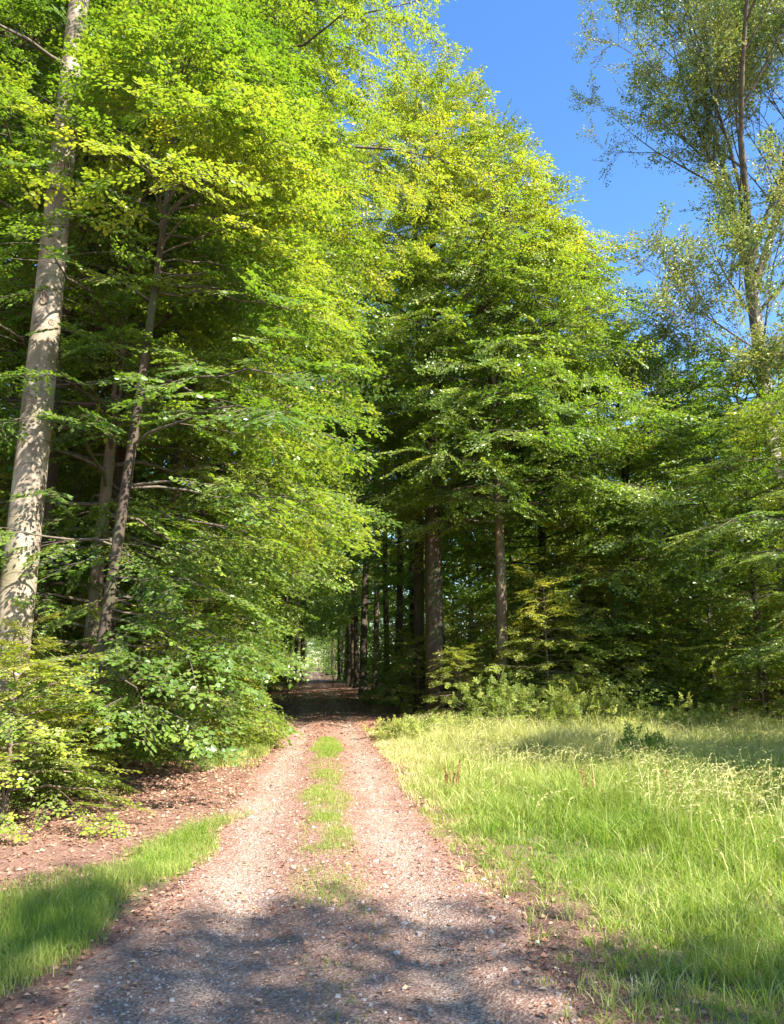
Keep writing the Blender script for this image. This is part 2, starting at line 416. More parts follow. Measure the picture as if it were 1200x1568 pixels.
def grow(seed, H, r0, cb, R, n1, elev=(5, 60), prof=None, lean=(0, 0), sec_gap=.42, sp_gap=.34, sp_scale=1.0, sag=.25,
         wob=.12, bias=None, keep=None, inner=.25, seg=16, flute=.06, top=.96, secl=.5, shell=0.0, limb=1.0, thin=None, vary=0.0):
    """A beech: straight trunk, layered limbs, side branches carrying flat sprays. All in the tree's own space."""
    r = np.random.default_rng(seed)
    prof = prof or (lambda u: (sin(pi * min(1, (u * .88 + .12))) ** .6))
    K = 18
    zz = np.linspace(0, H * top, K)
    ph = r.uniform(0, 6.28, 4)
    tx = lean[0] * (zz / H) + wob * (np.sin(zz * .35 + ph[0]) - sin(ph[0])) * .6
    ty = lean[1] * (zz / H) + wob * (np.sin(zz * .3 + ph[1]) - sin(ph[1])) * .6
    TP = np.stack([tx, ty, zz - .05], 1)
    TR = r0 * (1 - (zz / (H * top))) ** .75 * .95 + .012
    TR[0] *= 1.35
    # a denser foot so the flare is round
    foot = np.array([[tx[0], ty[0], -.15], [tx[0], ty[0], .08], [tx[0], ty[0], .3], [tx[0], ty[0], .7]])
    fr = np.array([1.75, 1.42, 1.16, 1.03]) * r0
    TP = np.concatenate([foot, TP[1:]]); TR = np.concatenate([fr, TR[1:]])
    trunk = Tubes(); trunk.add(TP, TR, seg, flute, r)
    def tr_at(z):
        return np.array([np.interp(z, TP[:, 2], TP[:, 0]), np.interp(z, TP[:, 2], TP[:, 1]), z]), np.interp(z, TP[:, 2], TR)
    branches = []; sprays = []
    az = r.uniform(0, 6.28)
    for i in range(n1):
        u = (i + r.uniform(.1, .9)) / n1
        z = cb + (H * top - cb) * u ** .92
        az += 2.4 + r.normal(0, .35)
        if thin and any(a0 < z < a1 and r.random() < pr for a0, a1, pr in thin): continue
        a = az
        if bias is not None and r.random() < bias[1]:
            a = bias[0] + r.normal(0, .8)
        reach = R * prof(u) * r.uniform(.72 - vary, 1.12 + vary)
        if reach < .3: reach = .3
        el = radians(elev[0] + (elev[1] - elev[0]) * u ** 1.3 + r.normal(0, 7))
        b0, br = tr_at(z)
        h = np.array([cos(a), sin(a), 0])
        k = 8; tt = np.linspace(0, 1, k)
        wig = np.cumsum(r.normal(0, .045, k)) * reach
        perp = rotz(h, pi / 2)
        P = b0 + h * (tt * reach)[:, None] + perp * (wig * tt)[:, None]
        P[:, 2] = z + np.tan(el) * reach * tt * (1 - .25 * tt) - sag * reach * tt ** 2.2 + r.normal(0, .03, k) * reach * .4
        rb = min(br * .5, (.008 + .0062 * reach) * limb)
        RR = rb * (1 - tt) ** .8 + .006
        tb = Tubes(); tb.add(P, RR, 6)
        L = reach / max(.3, cos(el))
        ns = max(2, int(L / sec_gap))
        sg = 1
        for s in range(ns):
            t = inner + (1 - inner) * (s + r.uniform(0, 1)) / ns
            p = np.array([np.interp(t, tt, P[:, c]) for c in range(3)])
            d = np.array([np.interp(min(1, t + .05), tt, P[:, c]) - np.interp(t - .05, tt, P[:, c]) for c in range(3)]); d /= np.linalg.norm(d)
            sg = -sg
            dd = rotz(d, sg * r.uniform(.6, 1.15)); dd[2] = d[2] * .55 + r.normal(0, .10)
            dd /= np.linalg.norm(dd)
            l = (secl * (1.1 - t) * reach + .45) * r.uniform(.6, 1.15)
            m = 4; ts = np.linspace(0, 1, m)
            Q = p + dd * (ts * l)[:, None]; Q[:, 2] -= .12 * l * ts ** 2
            tb.add(Q, np.linspace(max(.006, rb * .35 * (1 - t)), .004, m), 4)
            n2 = max(1, int(l / sp_gap)); g2 = 1
            for q in range(n2):
                v = (q + r.uniform(.2, 1)) / n2
                pp = p + dd * l * v; pp[2] -= .12 * l * v * v
                g2 = -g2
                d3 = rotz(dd, g2 * r.uniform(.3, .95)); d3[2] = dd[2] * .5 - .30 + r.normal(0, .20)
                sprays.append((pp, d3, sp_scale * r.uniform(.6, 1.15)))
            d3 = dd.copy(); d3[2] -= .28
            sprays.append((p + dd * l * .95 - np.array([0, 0, .1 * l]), d3, sp_scale * r.uniform(.7, 1.1)))
        d = P[-1] - P[-2]; d /= np.linalg.norm(d)
        sprays.append((P[-1], d, sp_scale)); sprays.append((P[-2], rotz(d, .4), sp_scale)); 
        branches.append(tb)
    if shell:
        c = np.array([s[0] for s in sprays])
    return trunk, branches, sprays

def finish_tree(name, loc, label, cat, G, kind, seed, tintf, leafm=None, bark=None, parts=False, two=False, twigs=True, group=None, keep=None, rz=0, s=1.0, crown_name='crown', limb_mat=None):
    trunk, branches, sprays = G
    if keep is not None:        # limbs that would hang in the way over the track are cut back too
        L0 = np.array(loc, float); nb = []
        for b in branches:
            c = [(v, q) for v, q in zip(b.V, b.Q) if keep(v[-1] + L0)]
            if not c: continue
            t = Tubes()
            k0 = 0
            for v, q in zip(b.V, b.Q):
                if keep(v[-1] + L0): t.V.append(v); t.Q.append(q - k0 + t.n); t.n += len(v)
                k0 += len(v)
            nb.append(t)
        branches = nb
    root = empty(name, loc, label, cat, group, rz, s)
    bark = bark or BARK
    kids = []
    if parts:
        V, Q = trunk.get(); kids.append(mesh_obj('trunk', V, Q, bark, root, smooth=True))
        for b in branches:
            V, Q = b.get(); kids.append(mesh_obj('branch', V, Q, limb_mat or TWIG, root, smooth=True))
    else:
        V, Q = trunk.get(); vs = [V]; qs = [Q]; n = len(V)
        for b in branches:
            v, q = b.get(); vs.append(v); qs.append(q + n); n += len(v)
        kids.append(mesh_obj('trunk', np.concatenate(vs), np.concatenate(qs), bark, root, smooth=True))
    if keep is not None:
        L = np.array(loc, float); sprays = [sp for sp in sprays if keep(sp[0] + L)]
    kids.append(build_crown(crown_name, sprays, kind, root, leafm or BEECH, seed, tintf, two, twigs))
    KIDS[root.name] = kids
    print('TREE', label[:40], len(sprays))
    return root

# ------------------------------------------------------------------ the ground
CY = [-40, 0, 3.8, 5.3, 8.5, 12, 17.6, 40, 100, 310]
CX = [3.0, .05, -.30, -.42, -.74, -1.05, -1.5, -3.85, -10.2, -32.2]
def track_c(y): return np.interp(y, CY, CX)
def gz(x, y):
    x = np.asarray(x, float); y = np.asarray(y, float)
    return .03 * np.sin(.9 * x + .3 * y) + .03 * np.sin(.5 * y - .7 * x + 1) + .02 * np.sin(1.7 * x + 1.1 * y) - .02
def spaced(a, b, lo, hi, near=.3):
    """spacing that grows away from zero"""
    out = [0.0]; st = near
    while out[-1] < b: out.append(out[-1] + st); st = min(hi, st * (1.0 if out[-1] < 22 else 1.12))
    out2 = [0.0]; st = near
    while out2[-1] > a: out2.append(out2[-1] - st); st = min(hi, st * (1.0 if out2[-1] > -22 else 1.12))
    return np.array(sorted(set(out + out2)))
gx = spaced(-1500, 1500, 0, 90); gy = spaced(-300, 2500, 0, 90)
XX, YY = np.meshgrid(gx, gy)
off = np.abs(XX - track_c(YY))
ZZ = gz(XX, YY) * np.clip(1.3 - np.hypot(XX, YY) / 200, 0, 1)
ZZ = ZZ - .09 * np.clip((1.15 - off) / .25, 0, 1) * (YY < 320)
nx = len(gx)
i = np.arange(len(gy) - 1)[:, None] * nx + np.arange(nx - 1)[None]
Qg = np.stack([i, i + 1, i + nx + 1, i + nx], -1).reshape(-1, 4)
# how green the ground under the growth is: the meadow and the left verge
mead = np.clip((XX - track_c(YY) - 1.25) / 1.1, 0, 1) * np.clip((20.5 - YY + .5 * np.sin(XX)) / 1.5, 0, 1) * (XX < 14)
vergeL = np.clip(1 - np.abs(XX - (-1.55 - (8.6 - YY) * .22)) / (.15 + (8.9 - YY).clip(0, 5) * .17), 0, 1) * (YY < 9) * (YY > 0)
floor_o = mesh_obj('forest_floor', np.stack([XX, YY, ZZ], -1).reshape(-1, 3), Qg, M_FLOOR, smooth=True,
                   attrs={'green': np.maximum(mead, vergeL).ravel()})
tag(floor_o, kind='structure')

ty = np.concatenate([np.arange(-6, 30, .12), np.arange(30, 100, .5), np.arange(100, 312, 3)])
ts = np.linspace(-1, 1, 33)
edgeL = 1.22 + .07 * np.sin(ty * 1.9) + .06 * np.sin(ty * 4.3 + 1) + R8.normal(0, .015, len(ty)) + .1 * (ty < 6)
edgeR = 1.20 + .07 * np.sin(ty * 2.3 + 2) + .06 * np.sin(ty * 5.1) + R8.normal(0, .015, len(ty))
E = np.where(ts[None] < 0, edgeL[:, None], edgeR[:, None])
AC = ts[None] * E
TX = track_c(ty)[:, None] + AC; TY = ty[:, None] * np.ones_like(TX)
prof_z = .03 * np.exp(-(AC / .3) ** 2) - .022 * np.exp(-((np.abs(AC) - .66) / .22) ** 2)
TZ = gz(TX, TY) * np.clip(1.3 - np.hypot(TX, TY) / 200, 0, 1) + .014 + prof_z
TZ[:, 0] -= .03; TZ[:, -1] -= .03
nx = len(ts); i = np.arange(len(ty) - 1)[:, None] * nx + np.arange(nx - 1)[None]
Qt = np.stack([i, i + 1, i + nx + 1, i + nx], -1).reshape(-1, 4)
tr_o = mesh_obj('dirt_track', np.stack([TX, TY, TZ], -1).reshape(-1, 3), Qt, M_TRACK, smooth=True, attrs={'across': AC.ravel()})
tag(tr_o, kind='structure')

def surf_z(x, y):
    ac = np.asarray(x) - track_c(y)
    on = np.abs(ac) < 1.15
    return gz(x, y) + np.where(on, .014 + .03 * np.exp(-(ac / .3) ** 2) - .022 * np.exp(-((np.abs(ac) - .66) / .22) ** 2), 0)

# sunny opening at the far end
fx = np.linspace(-75, 15, 12); fy = np.linspace(262, 345, 12)
A, B = np.meshgrid(fx, fy)
i = np.arange(11)[:, None] * 12 + np.arange(11)[None]
tag(mesh_obj('far_meadow_ground', np.stack([A, B, .06 + 0 * A], -1).reshape(-1, 3), np.stack([i, i + 1, i + 13, i + 12], -1).reshape(-1, 4), M_FAR), kind='structure')

# ------------------------------------------------------------------ grass
def blades(name, X, Y, Hh, W, tint, bend, seed, mat=GRASS, seg=3, out=None):
    r = np.random.default_rng(seed); n = len(X)
    Z = surf_z(X, Y) - .01
    az = r.uniform(0, 2 * pi, n) if out is None else out + r.normal(0, .5, n)
    d = np.stack([np.cos(az), np.sin(az), 0 * az], 1)
    fa = r.uniform(0, pi, n); sd = np.stack([np.cos(fa), np.sin(fa), 0 * fa], 1)
    b = bend * r.uniform(.2, 1.3, n)
    P0 = np.stack([X, Y, Z], 1)
    vs = []
    for k in range(seg + 1):
        t = k / seg
        c = P0 + d * (Hh * b * t ** 2)[:, None]; c[:, 2] += Hh * (t - .35 * b * t ** 2.5)
        wd = (W * (1 - .85 * t ** 1.5) / 2)[:, None]
        vs += [c - sd * wd, c + sd * wd]
    V = np.stack(vs, 1).reshape(-1, 3); nv = 2 * (seg + 1)
    f = np.array([[2 * k, 2 * k + 1, 2 * k + 3, 2 * k + 2] for k in range(seg)])
    Q = ((np.arange(n) * nv)[:, None, None] + f[None]).reshape(-1, 4)
    T = np.repeat((tint + r.normal(0, .09, n)).clip(0, 1), seg)
    o = mesh_obj(name, V, Q, mat, tint=T)
    tag(o, kind='stuff')
    return o

def vnoise(x, y, s, seed):
    """smooth value noise"""
    r = np.random.default_rng(seed); g = r.random((64, 64))
    u = x * s + 31.3; v = y * s + 17.7
    i = np.floor(u).astype(int); j = np.floor(v).astype(int); fu = u - i; fv = v - j
    fu = fu * fu * (3 - 2 * fu); fv = fv * fv * (3 - 2 * fv)
    G = lambda a, b: g[a % 64, b % 64]
    return (G(i, j) * (1 - fu) + G(i + 1, j) * fu) * (1 - fv) + (G(i, j + 1) * (1 - fu) + G(i + 1, j + 1) * fu) * fv

def scatter(n, x0, x1, y0, y1, dens, seed, pw=1.0):
    r = np.random.default_rng(seed)
    X = r.uniform(x0, x1, n); Y = y0 + (y1 - y0) * r.random(n) ** pw
    k = r.random(n) < dens(X, Y)
    return X[k], Y[k]

view = lambda x, y: (np.abs(x) < .62 * y + 1.2)
# meadow to the right of the track
def d_mead(x, y):
    e = x - track_c(y) - 1.12
    n = vnoise(x, y, 1.6, 3); n2 = vnoise(x, y, .5, 4)
    nearbare = np.clip((y - 4.0 - (x - 1.0) * -1.5) / 2.0, .0, 1)          # thin growth by the near edge of the track
    base = np.clip((e + .12) / (.2 + .45 * np.clip((8 - y) / 4, 0, 1)), 0, 1)
    return np.where(view(x, y), base * np.clip(.35 + n * .9, 0, 1) * (.7 + .3 * np.clip(e / 1.4 + .1, 0, 1)), 0)
X0, Y0 = scatter(300000, -1, 13, 2.6, 20.5, d_mead, 11, 1.25)
TXc, TYc = scatter(23000, -1, 13, 2.6, 20.5, d_mead, 18, 1.25)
r_ = np.random.default_rng(19)
TH = r_.uniform(.6, 1.5, len(TXc)); TT = r_.normal(0, .10, len(TXc)); m = 14
ang = r_.uniform(0, 6.28, (len(TXc), m)); rad = np.abs(r_.normal(0, .028, (len(TXc), m))) * (1 + .05 * TYc[:, None])
X = np.concatenate([X0, (TXc[:, None] + rad * np.cos(ang)).ravel()]); Y = np.concatenate([Y0, (TYc[:, None] + rad * np.sin(ang)).ravel()])
OUT = np.concatenate([r_.uniform(0, 6.28, len(X0)), ang.ravel()])
th = np.concatenate([np.full(len(X0), .75), np.repeat(TH, m)]); tt_ = np.concatenate([np.zeros(len(X0)), np.repeat(TT, m)])
e = X - track_c(Y) - 1.0
patch = vnoise(X, Y, .45, 5); patch2 = vnoise(X, Y, 1.8, 6)
tall = np.clip((Y - 6.0) / 3.0, 0, 1) * np.clip(e / 1.6, .15, 1)
right = np.clip((X - 1.6 - .0 * Y) / 1.2, 0, 1)
Hh = (.05 + .09 * np.clip(e, 0, 1) + .09 * right + .17 * tall) * (.5 + .9 * patch2) * th * r_.uniform(.5, 1.25, len(X))
dry = np.clip(1.25 - e / .8, 0, 1) * np.clip(vnoise(X, Y, 2.6, 8) * 2 - .5, 0, 1)
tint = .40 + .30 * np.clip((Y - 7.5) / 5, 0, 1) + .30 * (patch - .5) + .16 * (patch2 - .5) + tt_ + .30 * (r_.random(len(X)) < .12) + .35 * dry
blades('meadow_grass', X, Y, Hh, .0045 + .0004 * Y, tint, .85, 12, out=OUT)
print('meadow', len(X))
# lush strip on the left
def d_left(x, y):
    xc = -1.50 - (8.8 - y) * .10; wl = .06 + np.clip(8.9 - y, 0, 9) * .42
    e = xc - x + .12 * np.sin(y * 3)
    n = vnoise(x, y, 2.2, 9)
    leftcut = np.clip((wl - e) / .35, 0, 1)
    return np.where((y < 9.0), np.clip(e / .25 + .2, 0, 1) * leftcut * np.clip(.25 + n * 1.1, 0, 1), 0)
X, Y = scatter(230000, -5.2, -1.2, 2.5, 9.0, d_left, 13)
Hh = (.03 + .11 * vnoise(X, Y, 1.7, 10) + .07 * vnoise(X, Y, 5.5, 110) ** 2) * np.random.default_rng(3).uniform(.4, 1.5, len(X))
blades('verge_grass', X, Y, Hh, .0045 + 0 * X, .24 + .24 * vnoise(X, Y, 1.5, 14) + .14 * vnoise(X, Y, 6, 111) + .3 * (np.random.default_rng(112).random(len(X)) < .06), .7, 15)
print('verge', len(X))
# tufts in the middle of the track and at its shadow end
def d_mid(x, y):
    c = track_c(y); a = np.abs(x - c - .02)
    seg = np.maximum.reduce([((y > 6.9) & (y < 10.2)) * 1.0, ((y > 13.4) & (y < 18.2)) * 1.0, ((y > 5.2) & (y <= 6.9)) * .3, ((y > 3) & (y <= 5.2)) * .04, ((y > 10.2) & (y <= 13.4)) * .5])
    wd = np.where(y > 13, .22, .25) * (.6 + .8 * vnoise(x * 0, y, 1.1, 121))
    return seg * np.clip(1.25 - a / wd, 0, 1) * np.clip(vnoise(x, y, 3.1, 21) * 1.5 - .1, 0, 1)
X, Y = scatter(420000, -2.6, .5, 3, 18.2, d_mid, 16)
blades('track_centre_grass', X, Y, .055 * np.random.default_rng(4).uniform(.4, 1.4, len(X)) + .012 * (Y > 13), .005 + 0 * X, .38 + .15 * vnoise(X, Y, 2, 22), .9, 17)
# left verge further on (by the edge of the wood)
def d_v2(x, y):
    e = track_c(y) - 1.15 - x
    return np.clip(1 - np.abs(e - .45) / .55, 0, 1) * ((y > 12.0) & (y < 18.6)) * np.clip(vnoise(x, y, 1.8, 25) * 1.5 - .1, 0, 1) * np.clip((y - 12) / 2, 0, 1)
X, Y = scatter(90000, -4.5, -1.6, 12, 18.6, d_v2, 26)
blades('wood_edge_grass', X, Y, .16 * np.random.default_rng(5).uniform(.4, 1.6, len(X)), .009 + 0 * X, .5 + .3 * vnoise(X, Y, 2, 27), .8, 28)

# flowering stalks with nodding heads
def stalks(name, X, Y, Hh, seed, tint):
    r = np.random.default_rng(seed); n = len(X); Z = surf_z(X, Y)
    az = r.normal(0, .9, n); d = np.stack([np.cos(az), np.sin(az), 0 * az], 1)
    P0 = np.stack([X, Y, Z], 1)
    def c(t):
        t = np.asarray(t); q = P0 + d * (Hh * .42 * t ** 3)[:, None]; q[:, 2] += Hh * (t - .20 * t ** 5); return q
    sd = np.stack([-d[:, 1], d[:, 0], d[:, 2]], 1)
    V = []; Q = []; T = []; off = 0
    ks = [0, .45, .75, .9, 1.0, 1.08]
    wd = [.0030, .0026, .0020, .0015, .0012, .001]
    vs = []
    for k, ww in zip(ks, wd):
        q = c(np.full(n, k)); w2 = ww * (1 + Y[:, None] * .07)
        vs += [q - sd * w2, q + sd * w2]
    V.append(np.stack(vs, 1).reshape(-1, 3)); nv = 12
    f = np.array([[2 * k, 2 * k + 1, 2 * k + 3, 2 * k + 2] for k in range(5)])
    Q.append(((np.arange(n) * nv)[:, None, None] + f[None]).reshape(-1, 4)); T.append(np.repeat(tint + r.normal(0, .05, n), 5)); off += n * nv
    for s in range(11):                      # spikelets
        t = .68 + .40 * s / 10
        q = c(np.full(n, t)); g = c(np.full(n, t + .04)) - q
        dirr = g / (np.linalg.norm(g, axis=1, keepdims=True) + 1e-9) * .8 + sd * ((-1) ** s) * r.uniform(.1, .35, (n, 1)) + r.normal(0, .15, (n, 3)); dirr[:, 2] -= .25
        dirr /= np.linalg.norm(dirr, axis=1, keepdims=True)
        l = (r.uniform(.018, .034, (n, 1))) * (1 + Y[:, None] * .02); ww = l * .16
        pn = np.cross(dirr, r.normal(0, 1, (n, 3))); pn /= np.linalg.norm(pn, axis=1, keepdims=True) + 1e-9
        v = np.stack([q, q + dirr * l * .5 + pn * ww, q + dirr * l, q + dirr * l * .5 - pn * ww], 1).reshape(-1, 3)
        V.append(v); Q.append((np.arange(n) * 4)[:, None] + np.arange(4)[None] + off); T.append(np.full(n, .84) + r.normal(0, .05, n)); off += 4 * n
    o = mesh_obj(name, np.concatenate(V), np.concatenate(Q), GRASS, tint=np.concatenate(T).clip(0, 1)); tag(o, kind='stuff'); return o
def d_st(x, y):
    e = x - track_c(y) - 1.6
    return np.where(view(x, y), np.clip(e / 1.6, 0, 1) * np.clip((y - 6.0) / 2.6, 0, 1) * np.clip(vnoise(x, y, .7, 31) * 1.8 - .35, .04, 1), 0)
X, Y = scatter(15000, 0, 13, 5.5, 20.5, d_st, 32)
stalks('flowering_grass', X, Y, np.random.default_rng(6).uniform(.24, .62, len(X)), 33, .72)
print('stalks', len(X))
# a denser drift of pale nodding heads by the shaded patch on the right
r_ = np.random.default_rng(61)
X = r_.uniform(2.5, 6.6, 1000); Y = 8.6 + r_.normal(0, 1.1, 1000) + .35 * np.sin(X * 4)
k = vnoise(X, Y, 1.5, 62) > .38
X = X[k]; Y = Y[k]
stalks('nodding_grass', X, Y, r_.uniform(.32, .78, len(X)), 34, .7)

# ------------------------------------------------------------------ litter and gravel
def litter(name, X, Y, size, tint, seed, up=.5, mat=LITTER):
    r = np.random.default_rng(seed); n = len(X)
    Z = surf_z(X, Y) + .004 + r.uniform(0, .012, n)
    az = r.uniform(0, 2 * pi, n)
    d = np.stack([np.cos(az), np.sin(az), r.normal(0, .3 * up, n)], 1)
    nn = np.stack([r.normal(0, up, n), r.normal(0, up, n), np.ones(n)], 1); sd = np.cross(nn, d); sd /= np.linalg.norm(sd, axis=1, keepdims=True)
    s = (size * r.uniform(.5, 1.3, n))[:, None]; P = np.stack([X, Y, Z], 1)
    u = np.array([0, 0, 1.])
    V = np.stack([P, P + s * (.5 * d + .3 * sd) + u * s * .18, P + s * d, P + s * (.5 * d - .3 * sd) + u * s * .12], 1).reshape(-1, 3)
    Q = (np.arange(n) * 4)[:, None] + np.arange(4)[None]
    o = mesh_obj(name, V, Q, mat, tint=(tint + r.normal(0, .22, n)).clip(0, 1)); tag(o, kind='stuff'); return o
def d_lit(x, y):
    c = track_c(y); a = x - c
    z = np.where(np.abs(a) > 1.0, 1.0, .16)
    z = np.where((a > 1.75) & (y < 19), .10, z); z = np.where((a > 1.0) & (a <= 1.75) & (y < 19), .8 * (1.9 - a), z)
    return np.where(view(x, y), z * np.clip(.25 + vnoise(x, y, 1.1, 41), 0, 1), 0)
X, Y = scatter(150000, -9, 6, 3, 26, d_lit, 42)
litter('fallen_leaves', X, Y, .034 + .0012 * Y, .52 + .2 * vnoise(X, Y, .8, 43), 44)
X, Y = scatter(60000, -14, 14, 18, 60, lambda x, y: np.where(view(x, y) & ~((np.abs(x - track_c(y)) < 1.2) & (np.random.default_rng(3).random(len(x)) < .6)), 1.0, 0), 45)
litter('woodland_leaf_litter', X, Y, .10 + 0 * X, .5 + 0 * X, 46)
# bud husks and chips over the track
X, Y = scatter(60000, -2.8, 1.6, 3, 18, lambda x, y: np.where(np.abs(x - track_c(y)) < 1.3, .75 * np.clip(.2 + vnoise(x, y, 2.5, 47), 0, 1), 0), 48, 1.3)
litter('bark_chips', X, Y, .013 + .0005 * Y, .48 + 0 * X, 49, .35)

def stones(name, X, Y, S, tint, seed):
    r = np.random.default_rng(seed); n = len(X); Z = surf_z(X, Y)
    # an eight cornered pebble, flattened and turned
    c = np.array([[x, y, z] for z in (-1, 1) for x, y in ((-1, -1), (1, -1), (1, 1), (-1, 1))], float)
    V = c[None] * r.uniform(.55, 1.1, (n, 8, 3)); V[..., 2] *= .5
    V[:, 4:, :2] *= r.uniform(.35, .8, (n, 1, 1))
    a = r.uniform(0, 6.28, n); ca, sa = np.cos(a)[:, None], np.sin(a)[:, None]
    x = V[..., 0] * ca - V[..., 1] * sa; y = V[..., 0] * sa + V[..., 1] * ca
    V = np.stack([x, y, V[..., 2]], -1) * (S / 2)[:, None, None] + np.stack([X, Y, Z + S * .08], 1)[:, None]
    f = np.array([[0, 1, 5, 4], [1, 2, 6, 5], [2, 3, 7, 6], [3, 0, 4, 7], [4, 5, 6, 7]])
    Q = ((np.arange(n) * 8)[:, None, None] + f[None]).reshape(-1, 4)
    o = mesh_obj(name, V.reshape(-1, 3), Q, STONE, tint=np.repeat((tint + r.normal(0, .2, n)).clip(0, 1), 5)); tag(o, kind='stuff'); return o
def d_sto(x, y):
    a = np.abs(x - track_c(y)); rut = np.exp(-((a - .66) / .24) ** 2)
    nr = np.clip((6.4 - y) / 2, 0, 1)
    return np.clip((rut + .8 * nr) * np.clip(vnoise(x, y, 1.4, 51) * 1.6 - .2, 0, 1), 0, 1) * (a < 1.25) * .6
X, Y = scatter(110000, -2.8, 1.5, 3, 17.8, d_sto, 52, 1.4)
S = .005 + .016 * np.random.default_rng(53).random(len(X)) ** 4 + .0004 * Y
stones('gravel', X, Y, S, .55 + 0 * X, 54)
X, Y = scatter(1500, -2.6, 1.6, 3.2, 11, lambda x, y: (np.abs(x - track_c(y)) < 1.3) * .35, 56, 1.3)
stones('loose_pebbles', X, Y, .022 + .03 * np.random.default_rng(57).random(len(X)) ** 3, .62 + 0 * X, 58)
print('stones', len(X))

# ------------------------------------------------------------------ the beeches that can be told apart
def t_const(a, b=0): return lambda P: np.full(len(P), a)
def clear_of_track(p):
    return not (p[0] > track_c(p[1]) - 1.15 and p[2] < 3.6 - .6 * max(0.0, track_c(p[1]) - p[0]))
def t_height(a, b, z0, z1): return lambda P: a + (b - a) * np.clip((P[:, 2] - z0) / (z1 - z0), 0, 1)
def t_patch(a, amp, seed, s=.35, zk=0.0, z0=0):
    def f(P):
        return a + amp * (vnoise(P[:, 0] + P[:, 2] * .6, P[:, 1] - P[:, 2] * .8, s, seed) - .5) * 2 + zk * np.clip(P[:, 2] - z0, 0, 30)
    return f

# 1 the big grey trunk at the left edge
px, py, Yt = 47, 700, 10.0
xA = at(px, py, Yt)[0]
GA = grow(201, 25, .245, 10.0, 3.8, 36, (5, 55), flute=.025, seg=28, wob=.05, sag=.35, sec_gap=.5, sp_gap=.42)
LA = (xA, Yt, 0)
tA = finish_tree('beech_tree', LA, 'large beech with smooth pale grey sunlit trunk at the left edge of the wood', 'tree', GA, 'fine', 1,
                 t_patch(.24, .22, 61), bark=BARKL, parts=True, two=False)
def scar(parent, tree_r, z, ang, wz, wx, m=None):
    m = m or BARKB
    """an eye-shaped old branch scar with a raised lip"""
    T = Tubes(); k = 20; th = np.linspace(0, 2 * pi, k)
    n = np.array([cos(ang), sin(ang), 0]); s = np.array([-sin(ang), cos(ang), 0])
    P = n * (tree_r + .0) + np.outer(np.cos(th) * wx * (1 - .35 * np.sin(th)), s) + np.outer(np.sin(th) * wz, [0, 0, 1]) + [0, 0, z]
    P[:, :2] += -np.outer((np.cos(th) * wx) ** 2 / (2 * tree_r), n[:2])
    T.add(P, np.full(k, wx * .22), 6)
    th2 = np.linspace(0, 1, 5)
    P2 = n * (tree_r - .01) + np.outer(np.linspace(-wz * .6, wz * .6, 5), [0, 0, 1]) + [0, 0, z]
    T.add(P2, np.array([.2, .6, .75, .5, .15]) * wx * .7, 8)
    V, Q = T.get(); return mesh_obj('bark_scar', V, Q, m, parent, smooth=True)
for (spx, spy, wz, wx) in ((66, 455, .11, .042), (75, 490, .04, .035), (118, 245, .18, .045), (54, 565, .04, .03)):
    q = at(spx, spy, Yt - .22); z = q[2]
    tp = GA[0].V[0].reshape(-1, 28, 3); zc = tp[:, :, 2].mean(1); cx = np.interp(z, zc, tp[:, :, 0].mean(1)); cyy = np.interp(z, zc, tp[:, :, 1].mean(1))
    rr = np.interp(z, zc, np.linalg.norm(tp[:, :, :2] - tp[:, :, :2].mean(1, keepdims=True), axis=2).mean(1))
    dx = np.clip((q[0] - (xA + cx)) / rr, -.8, .8)
    o = scar(tA, rr, z, math.asin(dx) - pi / 2, wz, wx); o.location = (cx, cyy, 0)

# 2 the darker trunk behind it
xB = at(84, 650, 13.0)[0]
GB = grow(202, 24, .27, 8.0, 4.6, 34, (5, 50), flute=.04, seg=18, wob=.06, sec_gap=.55, sp_gap=.45)
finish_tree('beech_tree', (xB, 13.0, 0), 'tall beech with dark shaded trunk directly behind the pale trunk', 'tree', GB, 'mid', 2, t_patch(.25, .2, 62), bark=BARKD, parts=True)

# 3 the slender leaning beech whose low sprays reach the track
GC = grow(203, 11.6, .088, .8, 2.9, 104, (-4, 45), limb=.6, bias=(.1, .6), thin=((.7, 2.4, .45), (2.4, 7.0, .72)), lean=(.45, .3), flute=.04, seg=14, wob=.16, sag=.16, sec_gap=.40, sp_gap=.34,
          prof=lambda u: float(np.interp(u, [0, .2, .3, .5, .75, 1], [.55, .62, .95, .9, .68, .25])))
pC = at(125, 1212, 9.9)
finish_tree('beech_tree', (pC[0], 9.9, 0), 'slender leaning beech with crooked brown stem and low layered sprays beside the left verge', 'tree', GC, 'fine', 3,
            t_patch(.43, .32, 63, .5), bark=BARKD, parts=True, two=True, keep=clear_of_track)

